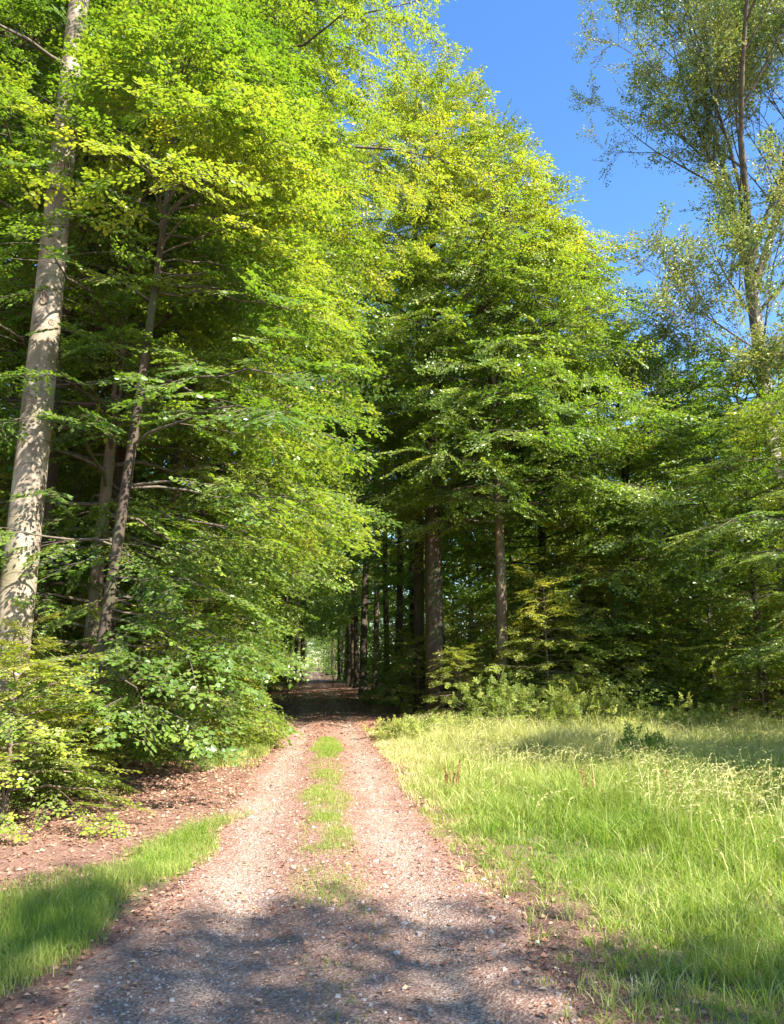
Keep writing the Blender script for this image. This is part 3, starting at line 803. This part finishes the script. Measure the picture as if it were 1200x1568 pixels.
heroes_left = [
    # x, y, H, r0, cb, R, n1, elev, tint, kind, label
    (-5.1, 12.6, 15, .12, .5, 3.6, 110, (-4, 50), .44, 'young beech with dense bright foliage to the ground behind the leaning stem'),
    (-4.7, 16.0, 17, .15, .7, 3.9, 110, (-4, 50), .46, 'bushy beech leaning its sprays over the track just before the dark tunnel'),
    (-7.3, 16.2, 21, .20, 3.0, 4.4, 60, (0, 55), .34, 'mid sized beech filling the left wood behind the bushy edge beeches'),
    (-5.2, 19.8, 20, .20, 1.6, 4.4, 62, (0, 55), .38, 'beech at the left corner where the track enters the dark wood'),
]
HG = []
for k, (x, y, H, r0, cb, R, n1, el, tn, lab) in enumerate(heroes_left):
    G = grow(300 + k, H, r0, cb, R, n1, el, seg=12, wob=.14, sag=.16, sec_gap=.44, sp_gap=.36, prof=lambda u: (.72 + .35 * sin(pi * u)) if u < .72 else (1.02 - u) / .30)
    finish_tree('beech_tree', (x, y, 0), lab, 'tree', G, 'fine' if y < 15 else 'mid', 30 + k, t_patch(tn, .28, 70 + k, .45), bark=BARKB, parts=(k < 2), two=False, keep=clear_of_track)

# tall overhanging beech: its crown fills the top of the picture
G = grow(320, 27, .26, 10.5, 6.9, 84, (4, 46), seg=16, vary=.08, wob=.1, sag=.22, sec_gap=.46, sp_gap=.40, prof=lambda u: .75 + .3 * sin(pi * u) if u < .75 else 1.0 * (1.03 - u) / .28 + .05)
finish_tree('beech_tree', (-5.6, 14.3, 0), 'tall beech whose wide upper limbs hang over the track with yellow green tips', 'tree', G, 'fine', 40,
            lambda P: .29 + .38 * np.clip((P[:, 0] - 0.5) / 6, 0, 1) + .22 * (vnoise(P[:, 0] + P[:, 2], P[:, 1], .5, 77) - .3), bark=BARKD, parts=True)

# the middle beeches behind the meadow
xM = at(767, 950, 21.5)[0]
GM = grow(330, 18.6, .17, 5.8, 4.5, 124, (8, 55), seg=16, wob=.05, sag=.22, sec_gap=.48, sp_gap=.40,
          prof=lambda u: float(np.interp(u, [0, .1, .27, .4, .55, .75, .9, 1], [.8, 1, .98, .85, .72, .52, .3, .15])))
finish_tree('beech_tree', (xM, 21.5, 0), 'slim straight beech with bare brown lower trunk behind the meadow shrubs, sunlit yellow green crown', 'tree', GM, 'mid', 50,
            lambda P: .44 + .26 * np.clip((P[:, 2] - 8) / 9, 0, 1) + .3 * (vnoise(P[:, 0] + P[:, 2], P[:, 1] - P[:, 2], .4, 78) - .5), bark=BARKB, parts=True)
xN = at(669, 950, 22.5)[0]
GN = grow(331, 22.5, .30, 6.0, 5.2, 84, (0, 60), seg=18, wob=.08, sag=.22, sec_gap=.52, sp_gap=.44,
          prof=lambda u: (.80 + .24 * sin(pi * u * 1.2)) if u < .5 else 1.0 * (1.04 - u) / .54 + .05)
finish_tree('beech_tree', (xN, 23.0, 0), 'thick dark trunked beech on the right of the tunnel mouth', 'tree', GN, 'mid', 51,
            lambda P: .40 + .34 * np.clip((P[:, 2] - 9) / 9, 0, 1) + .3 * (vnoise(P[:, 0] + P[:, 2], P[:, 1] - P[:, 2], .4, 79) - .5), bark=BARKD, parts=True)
more = [
    (7.6, 23.5, 13.0, .13, 1.4, 4.2, 84, .44, 'leafy beech filling the gap to the right of the slim straight trunk'),
    (10.8, 21.8, 11.2, .12, .6, 3.8, 74, .34, 'low bushy beech at the wood edge in front of the sparse crowned beech'),
    (1.0, 27.0, 27, .22, 7.0, 4.8, 46, .46, 'tall beech behind the thick dark trunk with yellowing top'),
    (5.4, 26.5, 18, .20, 4.0, 4.2, 70, .46, 'beech standing behind the slim straight one'),
]
for k, (x, y, H, r0, cb, R, n1, tn, lab) in enumerate(more):
    G = grow(340 + k, H, r0, cb, R, n1, (6, 55), seg=10, sag=.18, sec_gap=.52, sp_gap=.44, prof=lambda u: (.78 + .26 * sin(pi * u)) if u < .6 else (1.03 - u) / .42)
    finish_tree('beech_tree', (x, y, 0), lab, 'tree', G, 'mid', 60 + k, t_patch(tn, .24, 90 + k, .4, .008, 8), bark=BARKD)

# the tall sparse beech at the right edge, limbs fanning upward
def vase(seed, H, r0, fork, limbs):
    r = np.random.default_rng(seed)
    trunk = Tubes(); zz = np.linspace(-.1, fork, 14)
    P = np.stack([.12 * np.sin(zz * .25), .1 * np.sin(zz * .2 + 1), zz], 1)
    Rr = r0 * (1.0 - .32 * zz / fork); Rr[0] *= 1.6
    trunk.add(P, Rr, 20, .03, r)
    branches = []; sprays = []
    def limb(T, p, d, L, rad, lev):
        k = 8; pts = [p]; dd = d / np.linalg.norm(d)
        for i in range(k - 1):
            dd = dd + r.normal(0, .07, 3) + np.array([0, 0, .07 if lev < 2 else .03]); dd /= np.linalg.norm(dd)
            pts.append(pts[-1] + dd * L / (k - 1))
        pts = np.array(pts); T.add(pts, rad * (1 - np.linspace(0, .86, k)), 8 if lev == 0 else 5)
        if lev == 3 or L < 1.0:
            for t in (.35, .6, .8, 1.0):
                q = pts[int(t * (k - 1))]
                sprays.append((q, dd + r.normal(0, .6, 3), r.uniform(.6, 1.15)))
            return
        nb = [7, 5, 4][lev]
        for i in range(nb):
            t = .28 + .72 * (i + r.uniform(0, 1)) / nb; j = min(k - 2, int(t * (k - 1)))
            q = pts[j] + (pts[j + 1] - pts[j]) * (t * (k - 1) - j)
            ax = np.cross(dd, r.normal(0, 1, 3)); ax /= np.linalg.norm(ax)
            nd = dd * .80 + ax * .62; nd[2] += .12
            limb(T, q, nd, L * r.uniform(.36, .55) * (1.15 - .4 * t), rad * (1 - .8 * t) * .55 + .004, lev + 1)
    for (az, el, L, rad, z) in limbs:
        T = Tubes(); d = np.array([cos(radians(az)) * cos(radians(el)), sin(radians(az)) * cos(radians(el)), sin(radians(el))])
        p0 = np.array([np.interp(z, zz, P[:, 0]), np.interp(z, zz, P[:, 1]), z])
        limb(T, p0, d, L, rad * .72, 0); branches.append(T)
    return trunk, branches, sprays
xR = at(1180, 700, 22.0)[0]
GR = vase(401, 30, .27, 14.5, [(178, 82, 10.5, .13, 14.2), (200, 77, 7.5, .10, 13.6), (165, 60, 3.8, .07, 12.6), (265, 35, 4.6, .05, 11.6), (240, 12, 4.0, .045, 10.6), (290, 12, 3.8, .045, 9.9), (255, 5, 3.6, .04, 8.8), (95, 70, 14, .15, 14.3), (20, 68, 14, .15, 14.3),
                               (250, 72, 14.5, .16, 14.4), (300, 62, 12, .12, 13.8), (190, 22, 4.4, .05, 11.6), (160, 10, 4.8, .05, 10.4), (225, 14, 4.8, .045, 9.6), (175, 4, 5.2, .045, 9.0), (30, 58, 10, .1, 13.4), (325, 62, 11, .1, 13.6), (270, 80, 12, .12, 14.0), (350, 45, 9, .09, 12.8)])
finish_tree('beech_tree', (xR, 22.0, 0), 'tall thinly leaved beech at the right edge, pale limbs fanning up into the blue sky', 'tree', GR, 'sparse', 70,
            t_patch(.5, .3, 95, .5), leafm=PALE, bark=BARK, parts=True)

# the young tree whose sprays enter from the right
G = grow(350, 8.8, .09, 1.2, 4.2, 54, (-4, 40), seg=10, sag=.2, sec_gap=.42, sp_gap=.36)
finish_tree('young_beech', (11.0, 17.2, 0), 'young beech with yellow green sprays reaching in over the right side of the meadow', 'tree', G, 'fine', 71, t_patch(.42, .25, 96, .6), bark=BARKB, parts=True)

# ------------------------------------------------------------------ the wood behind: shared crowns
protos = []
for k, (H, r0, cb, R, n1) in enumerate([(24, .20, 5.5, 5.0, 30), (21, .16, 3.0, 4.4, 30), (26, .26, 8.0, 5.4, 30), (17, .12, 1.5, 3.8, 30)]):
    G = grow(500 + k, H, r0, cb, R, n1, (0, 55), seg=9, sag=.18, sec_gap=.8, sp_gap=.7, sp_scale=1.15, prof=lambda u: (.8 + .25 * sin(pi * u)) if u < .6 else (1.03 - u) / .42)
    protos.append((G, k))
# the first copy of each stands where one is wanted; positions are drawn first
rf = np.random.default_rng(77)
spots = []      # x, y, rot, scale, proto, label, group
def trunk_at(px, pyb, wpx, label, proto=0):
    """a trunk picked out in the photograph: its foot's pixel gives the distance, its width the size"""
    d = ray(px, pyb); t = -CAMZ / d[2]; y = t * d[1]; x = t * d[0]
    r = wpx / F * t / 2
    spots.append((x, y, None, min(1.25, max(.7, r / [.20, .16, .26, .12][proto])), proto, label, None))
trunk_at(556, 1063, 13, 'dark straight trunk with its foot nearest the track on the right', 0)
trunk_at(574, 1060, 9, 'thinner dark trunk just right of the first tunnel trunk', 1)
trunk_at(592, 1072, 10, 'third dark trunk counted rightwards from the tunnel track', 0)
trunk_at(609, 1078, 12, 'fourth dark trunk from the tunnel track, spotted with sun', 0)
trunk_at(636, 1075, 14, 'broad dark trunk between the tunnel row and the thick beech', 2)
trunk_at(534, 1048, 8, 'narrow trunk in the right row far down the tunnel', 0)
trunk_at(463, 1046, 7, 'thin dark trunk at the left side of the far track', 0)
trunk_at(451, 1050, 6, 'slim trunk behind the last left sprays of the tunnel', 0)
trunk_at(519, 1042, 5, 'narrow far trunk closest to the bright opening on the right', 0)
trunk_at(838, 1060, 7, 'thin trunk deep in shade behind the young spruce shaped beech', 1)
trunk_at(1045, 1068, 9, 'dark trunk seen through the gap low at the right wood edge', 1)
trunk_at(1075, 1078, 7, 'slim dark trunk in the low gap beside the right edge', 1)
trunk_at(1110, 1066, 8, 'dark trunk furthest right in the low gap', 0)
named = len(spots)
rows = []
y = 58.0
while y < 250:
    for s in (-1, 1):
        spots.append((float(track_c(y)) + s * (2.9 + rf.uniform(-.2, .9)), y + rf.uniform(-1.5, 1.5), None, rf.uniform(.95, 1.15), int(rf.choice([0, 2])),
                      'trunk in the row lining the far track in the dark tunnel', 'trees lining the far track'))
    y += 8 + y * .03
def ok(x, y, dmin=3.2):
    if abs(x - track_c(y)) < 3.6: return False
    for s in spots:
        if (s[0] - x) ** 2 + (s[1] - y) ** 2 < dmin ** 2: return False
    for hx, hy in HEROXY:
        if (hx - x) ** 2 + (hy - y) ** 2 < 3.0 ** 2: return False
    return True
HEROXY = [(xA, 10), (xB, 13), (pC[0], 9.9), (-5.6, 14.3), (xM, 21.5), (xN, 23), (xR, 22)] + [(h[0], h[1]) for h in heroes_left] + [(h[0], h[1]) for h in more]
for yy in np.arange(13, 76, 5.6):
    for xx in np.arange(-34, 44, 5.6):
        x = xx + rf.uniform(-2, 2); y = yy + rf.uniform(-2, 2)
        if abs(x) > .75 * y + 10: continue
        if x > -4 and y < 25: continue
        if x > 4 and y < 27: continue
        if x > 16 and y < 18 : continue
        if not ok(x, y): continue
        side = x < track_c(y)
        lab, grp = (('tall beech standing in the deep shade of the wood left of the track', 'beeches in the wood left of the track') if side
                    else ('tall beech standing in the deep shade of the wood right of the track', 'beeches in the wood right of the track'))
        spots.append((x, y, None, rf.uniform(.85, 1.15), int(rf.integers(0, 4)), lab, grp))
# trees right of the meadow, outside the picture, that shade it and the wood
for (x, y, p) in ((19, 19, 0), (21, 25, 0), (17.5, 28, 1), (26, 14, 2)):
    spots.append((x, y, None, 1.0, p, 'tall beech at the meadow side beyond the right edge', 'beeches at the meadow side beyond the right edge'))
first = {}
PH = [24, 21, 26, 17]
def skyline(px):
    return float(np.interp(px, [650, 720, 800, 830, 880, 915, 960, 1010, 1100, 1250, 1400], [100, 170, 250, 290, 370, 480, 545, 560, 560, 540, 480]))
for (x, y, rz, s, p, lab, grp) in spots:
    rz = rf.uniform(0, 6.28)
    if y > 18 and x > 0:
        for it in range(2):
            px = 600 + F * x * .92 / y
            d = ray(px, skyline(px)); zmax = CAMZ + d[2] * y / d[1]
            if px > 640 and PH[p] * s > zmax:
                if it == 0 and PH[p] > 18 and len(first) > 3: p = 3
                else: s = max(.45, zmax / PH[p])
    if p not in first:
        first[p] = finish_tree('beech_tree', (x, y, 0), lab, 'tree', protos[p][0], 'far', 500 + p, t_patch(.30 + .06 * p, .2, 110 + p), bark=BARKD, twigs=False, group=grp, rz=rz, s=s)
    else:
        copy_thing(first[p], (x, y, 0), rz, s, lab, grp)
print('wood trees', len(spots))

# the trees behind the camera whose shadows fall over the near track
SH = [(9.7, -6.2, .88, 3), (12.2, -9.6, .9, 1)]
for k, (x, y, s, p) in enumerate(SH):
    copy_thing(first[p], (x, y, 0), 1.3 * k, s, ['beech beside the camera shading the near track', 'taller beech behind the camera side shading the near verge'][k])

# ------------------------------------------------------------------ young growth along the wood edge
sap = []
for k, (H, R, n1) in enumerate([(5.0, 1.9, 44), (3.4, 1.6, 34), (2.0, 1.2, 24)]):
    sap.append(grow(600 + k, H, .045, .25, R, n1, (2, 50), seg=7, sag=.12, sec_gap=.34, sp_gap=.30, sp_scale=.9, wob=.06, flute=0, prof=lambda u: 1.08 - u))
sap_spots = [
    (at(840, 1050, 20.5)[0], 20.5, .8, 0, 'conical young beech with tiered sprays right of the slim trunk'),
    (at(905, 1050, 23.0)[0], 23.0, 1.1, 0, 'dark green young beech behind the bramble clump'),
    (at(965, 1060, 22.5)[0], 22.5, 1.0, 0, 'young beech in shade behind the small upright shoots'),
    (at(1010, 1060, 24)[0], 24.0, 1.0, 0, 'shaded young beech left of the low gap'),
    (at(1165, 1050, 20)[0], 20.0, 1.0, 1, 'young beech overhanging the low gap near the right edge'),
    (at(705, 1060, 21.5)[0], 21.5, .62, 1, 'shaded sapling at the foot of the thick dark trunk'),
    (at(722, 1060, 25)[0], 25.0, .7, 0, 'sapling between the thick dark trunk and the slim brown one'),
    (at(640, 1070, 26)[0], 26.0, .8, 1, 'low dark sapling beside the thick trunk on its track side'),
    (at(25, 1200, 8.1)[0] - .1, 8.1, .8, 2, 'yellow green beech shoot in the lower left corner of the wood edge'),
    (at(105, 1190, 9.6)[0], 9.6, .5, 2, 'small beech shoot at the foot of the leaning stem'),
    (at(285, 1100, 14.5)[0], 14.5, .85, 1, 'sapling under the left sprays by the bare litter'),
    (at(340, 1100, 15.6)[0], 15.6, .7, 2, 'small sapling behind the left verge plants'),
    (at(25, 1050, 9.3)[0], 9.3, .42, 0, 'bright young beech leaning its sprays past the foot of the pale trunk'),
    (-5.6, 22.5, 1.0, 0, 'young beech inside the left of the tunnel mouth'),
    (-7.6, 12.2, 1.0, 0, 'young beech in the dark between the left trunks'),
    (-9.3, 15.5, 1.2, 0, 'young beech in the dark behind the pale left trunk'),
    (-7.6, 9.6, .9, 0, 'young beech beside the pale left trunk at the picture edge'),
]
sfirst = {}
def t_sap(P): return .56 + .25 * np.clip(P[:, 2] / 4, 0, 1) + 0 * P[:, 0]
for k, (x, y, s, p, lab) in enumerate(sap_spots):
    if p not in sfirst:
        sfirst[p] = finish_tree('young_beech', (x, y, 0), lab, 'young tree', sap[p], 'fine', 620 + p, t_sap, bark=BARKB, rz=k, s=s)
    else:
        copy_thing(sfirst[p], (x, y, 0), k * 1.9, s, lab)
copy_thing(sfirst[0], (9.9, 8.3, 0), .7, (1.9, 1.9, 1.5), 'young beech beside the meadow casting the shade patch on the tall grass')
# understorey in the dark of the wood
ru = np.random.default_rng(88)
cnt = 0
for yy in np.concatenate([np.arange(22.5, 34, 2.8), np.arange(35, 60, 5.0)]):
    for xx in np.arange(-30, 36, 3.2 if yy < 34 else 4.6):
        x = xx + ru.uniform(-1.5, 1.5); y = yy + ru.uniform(-1.3, 1.3)
        if abs(x) > .62 * y + 3 or abs(x - track_c(y)) < (3.1 if y > 26 else 4.0): continue
        if y < 34 and min(abs(600 + F * x / 1.02 / y - 767), abs(600 + F * x / 1.02 / y - 669)) < 1118 * 1.3 / y: continue
        if x > 10.5 and y < 33 and x < 15: continue
        if ru.random() < .25: continue
        side = x < track_c(y)
        copy_thing(sfirst[int(ru.integers(0, 2))], (x, y, 0), ru.uniform(0, 6), ru.uniform(.8, 1.5), 'young beech in the dark understorey %s the track' % ('left of' if side else 'right of'),
                   'young beeches in the understorey %s the track' % ('left of' if side else 'right of')); cnt += 1
print('understorey', cnt)

# the wood beyond, which reads as one leafy mass behind the trunks
rd = np.random.default_rng(91); sp = []
def wall(n, fx_, fy_, zmax):
    for _ in range(n):
        t = rd.random(); z = zmax * rd.random() ** 1.4 + .2
        q = np.array([fx_(t) + rd.normal(0, 1.5), fy_(t) + rd.normal(0, 3), z])
        if q[1] < 300 and abs(q[0] - track_c(q[1])) < 3.6 and z < 5.5: continue
        sp.append((q, np.array([rd.normal(), rd.normal(), rd.normal() * .3]), rd.uniform(1.6, 3.2)))
wall(8000, lambda t: -70 + 61 * t, lambda t: 82, 15)
wall(8000, lambda t: -5.6 + 66 * t, lambda t: 80, 15)
wall(2600, lambda t: -46 - 0 * t, lambda t: 8 + 75 * t, 15)
wall(2600, lambda t: 56, lambda t: 18 + 65 * t, 15)
wall(7000, lambda t: -75 + 90 * t, lambda t: 322, 22)
wall(2500, lambda t: -14.3 - 18 * t, lambda t: 84 + 165 * t, 13)
wall(2500, lambda t: -2.6 - 17 * t, lambda t: 84 + 165 * t, 13)
o = build_crown('distant_woods', sp, 'far', None, BEECH, 92, t_patch(.25, .25, 93, .1), twigs=False)
tag(o, kind='stuff')

# ------------------------------------------------------------------ shrubs and herbs
def shrub(name, loc, label, cat, seed, H, R, nstem, tint, mat=BRAMBLE, spk='shrub', gap=.16, spread=.8, sps=1.0):
    r = np.random.default_rng(seed)
    root = empty(name, loc, label, cat)
    T = Tubes(); sp = []
    for i in range(nstem):
        a = r.uniform(0, 6.28); rad = R * r.uniform(0, 1) ** .6
        p0 = np.array([cos(a) * rad * .5, sin(a) * rad * .5, -.02]); h = H * r.uniform(.55, 1.08) * (1 - .35 * (rad / R) ** 2)
        lean = np.array([cos(a), sin(a), 0]) * rad * spread + r.normal(0, .05, 3)
        tt = np.linspace(0, 1, 6)
        P = p0 + np.outer(tt ** 1.4, lean); P[:, 2] = tt * h - .1 * rad * tt ** 3
        T.add(P, np.linspace(.007, .003, 6), 4)
        n = max(2, int(h / gap))
        for k in range(n):
            t = .15 + .85 * (k + r.random()) / n
            q = np.array([np.interp(t, tt, P[:, c]) for c in range(3)]); b = r.uniform(0, 6.28)
            sp.append((q, np.array([cos(b), sin(b), r.uniform(-.1, .6)]), sps * r.uniform(.4, .9) * (1.15 - .6 * t)))
        sp.append((P[-1] - [0, 0, .05], np.array([r.normal(0, .2), r.normal(0, .2), 1.0]), .45 * sps))
    V, Q = T.get(); k1 = mesh_obj('stem', V, Q, TWIG, root)
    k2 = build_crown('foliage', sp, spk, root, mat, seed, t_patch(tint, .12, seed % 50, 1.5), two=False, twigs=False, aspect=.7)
    KIDS[root.name] = [k1, k2]
    return root
def gx_at(px, Y): return at(px, 1021, Y)[0]
shr = [
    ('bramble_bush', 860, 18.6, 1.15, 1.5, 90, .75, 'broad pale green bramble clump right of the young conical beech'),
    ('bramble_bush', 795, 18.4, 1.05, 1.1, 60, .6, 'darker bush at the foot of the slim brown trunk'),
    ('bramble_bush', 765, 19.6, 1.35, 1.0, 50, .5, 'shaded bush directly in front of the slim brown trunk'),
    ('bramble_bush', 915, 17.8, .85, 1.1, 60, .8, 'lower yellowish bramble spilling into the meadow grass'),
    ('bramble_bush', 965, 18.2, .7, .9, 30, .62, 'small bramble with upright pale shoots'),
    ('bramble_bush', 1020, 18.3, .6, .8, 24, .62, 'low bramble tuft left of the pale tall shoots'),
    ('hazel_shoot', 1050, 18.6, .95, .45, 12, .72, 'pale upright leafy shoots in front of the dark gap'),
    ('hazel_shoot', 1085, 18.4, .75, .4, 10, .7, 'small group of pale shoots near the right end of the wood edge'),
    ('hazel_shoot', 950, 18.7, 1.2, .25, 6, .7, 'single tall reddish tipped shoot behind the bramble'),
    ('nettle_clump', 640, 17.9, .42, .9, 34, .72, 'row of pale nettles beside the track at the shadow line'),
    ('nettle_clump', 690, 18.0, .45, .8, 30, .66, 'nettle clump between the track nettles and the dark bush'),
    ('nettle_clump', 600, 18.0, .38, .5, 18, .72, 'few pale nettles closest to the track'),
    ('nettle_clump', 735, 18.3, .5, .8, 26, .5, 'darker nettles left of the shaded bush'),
    ('weed_clump', 365, 15.6, .65, .55, 20, .62, 'tall pale weeds at the end of the left verge'),
    ('weed_clump', 330, 14.6, .5, .6, 20, .55, 'green weeds under the left sprays'),
    ('weed_clump', 390, 16.6, .7, .45, 16, .7, 'grassy pale weeds next to the tunnel on the left'),
    ('dock_plant', 975, 12.0, .62, .36, 14, .5, 'dark green leafy weed standing in the middle of the meadow'),
    ('dock_plant', 1000, 11.6, .6, .3, 10, .55, 'leafy weed beside the dark one, at the shade edge of the meadow'),
]
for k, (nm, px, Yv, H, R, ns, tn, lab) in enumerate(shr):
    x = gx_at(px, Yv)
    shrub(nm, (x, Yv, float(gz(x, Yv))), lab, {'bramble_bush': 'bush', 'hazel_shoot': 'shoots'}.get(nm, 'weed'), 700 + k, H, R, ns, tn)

# sorrel with rusty seed spikes in the meadow
RUST = leaf_mat("rust_seed", [(0, (.16, .05, .03)), (1, (.42, .17, .09))], [(0, (.2, .06, .03)), (1, (.5, .2, .1))], trans=.2, rough=.8)
for k, (px, Yv, lab) in enumerate([(692, 10.2, 'rusty sorrel spikes near the track edge of the meadow'), (895, 9.4, 'rusty sorrel spikes in the middle of the meadow'),
                                   (1045, 8.9, 'rusty sorrel spikes among the pale nodding grass'), (1155, 9.0, 'rusty sorrel spikes at the right end of the nodding grass')]):
    x = at(px, 1250, Yv)[0]
    root = empty('sorrel_plant', (x, Yv, float(gz(x, Yv))), lab, 'wildflower')
    r = np.random.default_rng(900 + k)
    for q_ in range(7):
        h = r.uniform(.3, .5); p = np.array([r.normal(0, .07), r.normal(0, .07), -.02]); t = np.array([r.normal(0, .05), r.normal(0, .05), h])
        T = Tubes(); T.add(np.array([p, p + t * .5, p + t]), [.003, .0025, .0015], 4)
        v, q = T.get(); V = [v]; Qs = [q]; n = len(v)
        for u in range(40):
            c = p + t * r.uniform(.45, 1) + r.normal(0, .006, 3); d = r.normal(0, 1, 3); d /= np.linalg.norm(d); e2 = np.cross(d, r.normal(0, 1, 3)); e2 /= np.linalg.norm(e2)
            l = .013; V.append(np.array([c - d * l, c + e2 * l * .6, c + d * l, c - e2 * l * .6])); Qs.append(np.array([[n, n + 1, n + 2, n + 3]])); n += 4
        Qs = np.concatenate(Qs); mesh_obj('seed_stalk', np.concatenate(V), Qs, RUST, root, tint=r.random(len(Qs)))

# ------------------------------------------------------------------ the bright opening at the far end of the track
BR = leaf_mat("sunlit_shrub_leaf", [(0, (.07, .13, .02)), (1, (.16, .22, .035))], [(0, (.15, .3, .02)), (1, (.3, .42, .04))])
fk = [(-35.5, 296, 9, 8, 'sunlit yellow green bush at the far end of the track'), (-29.5, 299, 6.5, 7, 'paler sunlit bush right of the end of the track'), (-43, 300, 10, 8, 'sunlit bush left of the end of the track'), (-20, 303, 9, 7, 'sunlit bush furthest right in the far opening')]
for k, (x, y, H, R, lab) in enumerate(fk):
    G = grow(800 + k, H, .15, .2, R * .6, 44, (0, 50), seg=6, sec_gap=1.1, sp_gap=1.0, sp_scale=1.8, flute=0)
    finish_tree('far_bush', (x, y, 0), lab, 'bush', G, 'far', 820 + k, t_const(.75), leafm=BR, bark=BARKD, twigs=False)
WOOD = plain_mat("weathered_wood", (.22, .15, .10))
def box(c, s):
    c = np.array(c, float); s = np.array(s, float) / 2
    v = np.array([[x, y, z] for z in (-1, 1) for x, y in ((-1, -1), (1, -1), (1, 1), (-1, 1))]) * s + c
    f = np.array([[0, 3, 2, 1], [4, 5, 6, 7], [0, 1, 5, 4], [1, 2, 6, 5], [2, 3, 7, 6], [3, 0, 4, 7]])
    return v, f
bx_ = float(track_c(272))
bar = empty('barrier', (bx_, 272, 0), 'low wooden pole barrier across the far end of the track', 'barrier')
T = Tubes(); T.add(np.array([[-3.6, 0, .95], [0, 0, .97], [3.2, 0, .95]]), [.09, .085, .08], 8); v, q = T.get(); mesh_obj('pole', v, q, WOOD, bar, smooth=True)
for x in (-3.4, 3.0):
    T = Tubes(); T.add(np.array([[x, .14, -.2], [x, .14, .8], [x, .14, 1.15], [x, .14, 1.18]]), [.11, .11, .10, .01], 8); v, q = T.get(); mesh_obj('post', v, q, WOOD, bar, smooth=True)

def person(loc, label, rz, shirt, legs, hair=(.05, .035, .025), h=1.75, step=.22):
    """one continuous skinned figure, mid-stride, with clothing and hair as parts"""
    root = empty('person', loc, label, 'person', rz=rz); k = h / 1.75
    J = {'pel': (0, 0, .95), 'spine': (0, .01, 1.15), 'chest': (0, .02, 1.35), 'neck': (0, .01, 1.50), 'head': (0, .03, 1.62), 'top': (0, .02, 1.72),
         'hl': (-.09, 0, .90), 'kl': (-.10, step * .6, .50), 'al': (-.10, step * .5, .09), 'tl': (-.10, step * .5 + .17, .03),
         'hr': (.09, 0, .90), 'kr': (.10, -step * .2, .49), 'ar': (.10, -step, .11), 'tr': (.10, -step + .15, .03),
         'sl': (-.17, 0, 1.42), 'el': (-.23, -.05, 1.14), 'wl': (-.24, -.02, .90), 'fl': (-.24, .02, .80),
         'sr': (.17, 0, 1.42), 'er': (.23, .02, 1.14), 'wr': (.24, .12, .92), 'fr': (.24, .16, .82)}
    Rd = {'pel': .15, 'spine': .135, 'chest': .155, 'neck': .06, 'head': .095, 'top': .075, 'hl': .10, 'kl': .065, 'al': .042, 'tl': .035, 'hr': .10, 'kr': .065, 'ar': .042, 'tr': .035,
          'sl': .065, 'el': .045, 'wl': .03, 'fl': .025, 'sr': .065, 'er': .045, 'wr': .03, 'fr': .025}
    E_ = [('pel', 'spine'), ('spine', 'chest'), ('chest', 'neck'), ('neck', 'head'), ('head', 'top'), ('pel', 'hl'), ('hl', 'kl'), ('kl', 'al'), ('al', 'tl'), ('pel', 'hr'), ('hr', 'kr'), ('kr', 'ar'), ('ar', 'tr'),
          ('chest', 'sl'), ('sl', 'el'), ('el', 'wl'), ('wl', 'fl'), ('chest', 'sr'), ('sr', 'er'), ('er', 'wr'), ('wr', 'fr')]
    def skin(name, names, edges, grow_, mat):
        me = bpy.data.meshes.new(name); ix = {n: i for i, n in enumerate(names)}
        me.from_pydata([tuple(c * k for c in J[n]) for n in names], [(ix[a], ix[b]) for a, b in edges], [])
        o = bpy.data.objects.new(name, me); col.objects.link(o); o.parent = root
        o.modifiers.new('s', 'SKIN'); 
        for i, n in enumerate(names): me.skin_vertices[0].data[i].radius = (Rd[n] * k * grow_, Rd[n] * k * grow_ * .8)
        me.skin_vertices[0].data[0].use_root = True
        s = o.modifiers.new('d', 'SUBSURF'); s.levels = 1; s.render_levels = 2
        me.materials.append(mat); return o
    skin('body', list(J), E_, 1.0, plain_mat('skin', (.45, .28, .2)))
    skin('jacket', ['pel', 'spine', 'chest', 'sl', 'el', 'wl', 'sr', 'er', 'wr'], [('pel', 'spine'), ('spine', 'chest'), ('chest', 'sl'), ('sl', 'el'), ('el', 'wl'), ('chest', 'sr'), ('sr', 'er'), ('er', 'wr')], 1.12, plain_mat('jacket', shirt))
    skin('trousers', ['pel', 'hl', 'kl', 'al', 'hr', 'kr', 'ar'], [('pel', 'hl'), ('hl', 'kl'), ('kl', 'al'), ('pel', 'hr'), ('hr', 'kr'), ('kr', 'ar')], 1.14, plain_mat('trousers', legs))
    J['h1'] = (0, .0, 1.66); J['h2'] = (0, .015, 1.735); Rd['h1'] = .10; Rd['h2'] = .08
    skin('hair', ['h1', 'h2'], [('h1', 'h2')], 1.05, plain_mat('hair', hair))
person((float(at(488.5, 1021, 250)[0]), 250, .03), 'distant walker in dark clothes on the far end of the track', pi, (.02, .02, .025), (.02, .02, .03))
person((float(at(486.3, 1021, 251)[0]), 251, .03), 'shorter distant walker beside the darker one on the far track', pi, (.08, .07, .07), (.03, .03, .04), h=1.5)
T = Tubes(); T.add(np.array([[0, 0, -.2], [0, 0, .2], [0, 0, 1.5], [.02, 0, 1.9], [.02, 0, 1.93]]), [.3, .27, .26, .22, .02], 10); v, q = T.get()
o = mesh_obj('wooden_post', v, q, plain_mat("red_brown_wood", (.30, .13, .07)), smooth=True); o.location = (float(at(510, 1021, 245)[0]), 245, 0)
tag(o, 'red brown wooden post at the right of the bright far opening', 'post')
tot = sum(len(m.polygons) for m in bpy.data.meshes); print('TOTAL FACES', tot, 'objects', len(scene.objects))
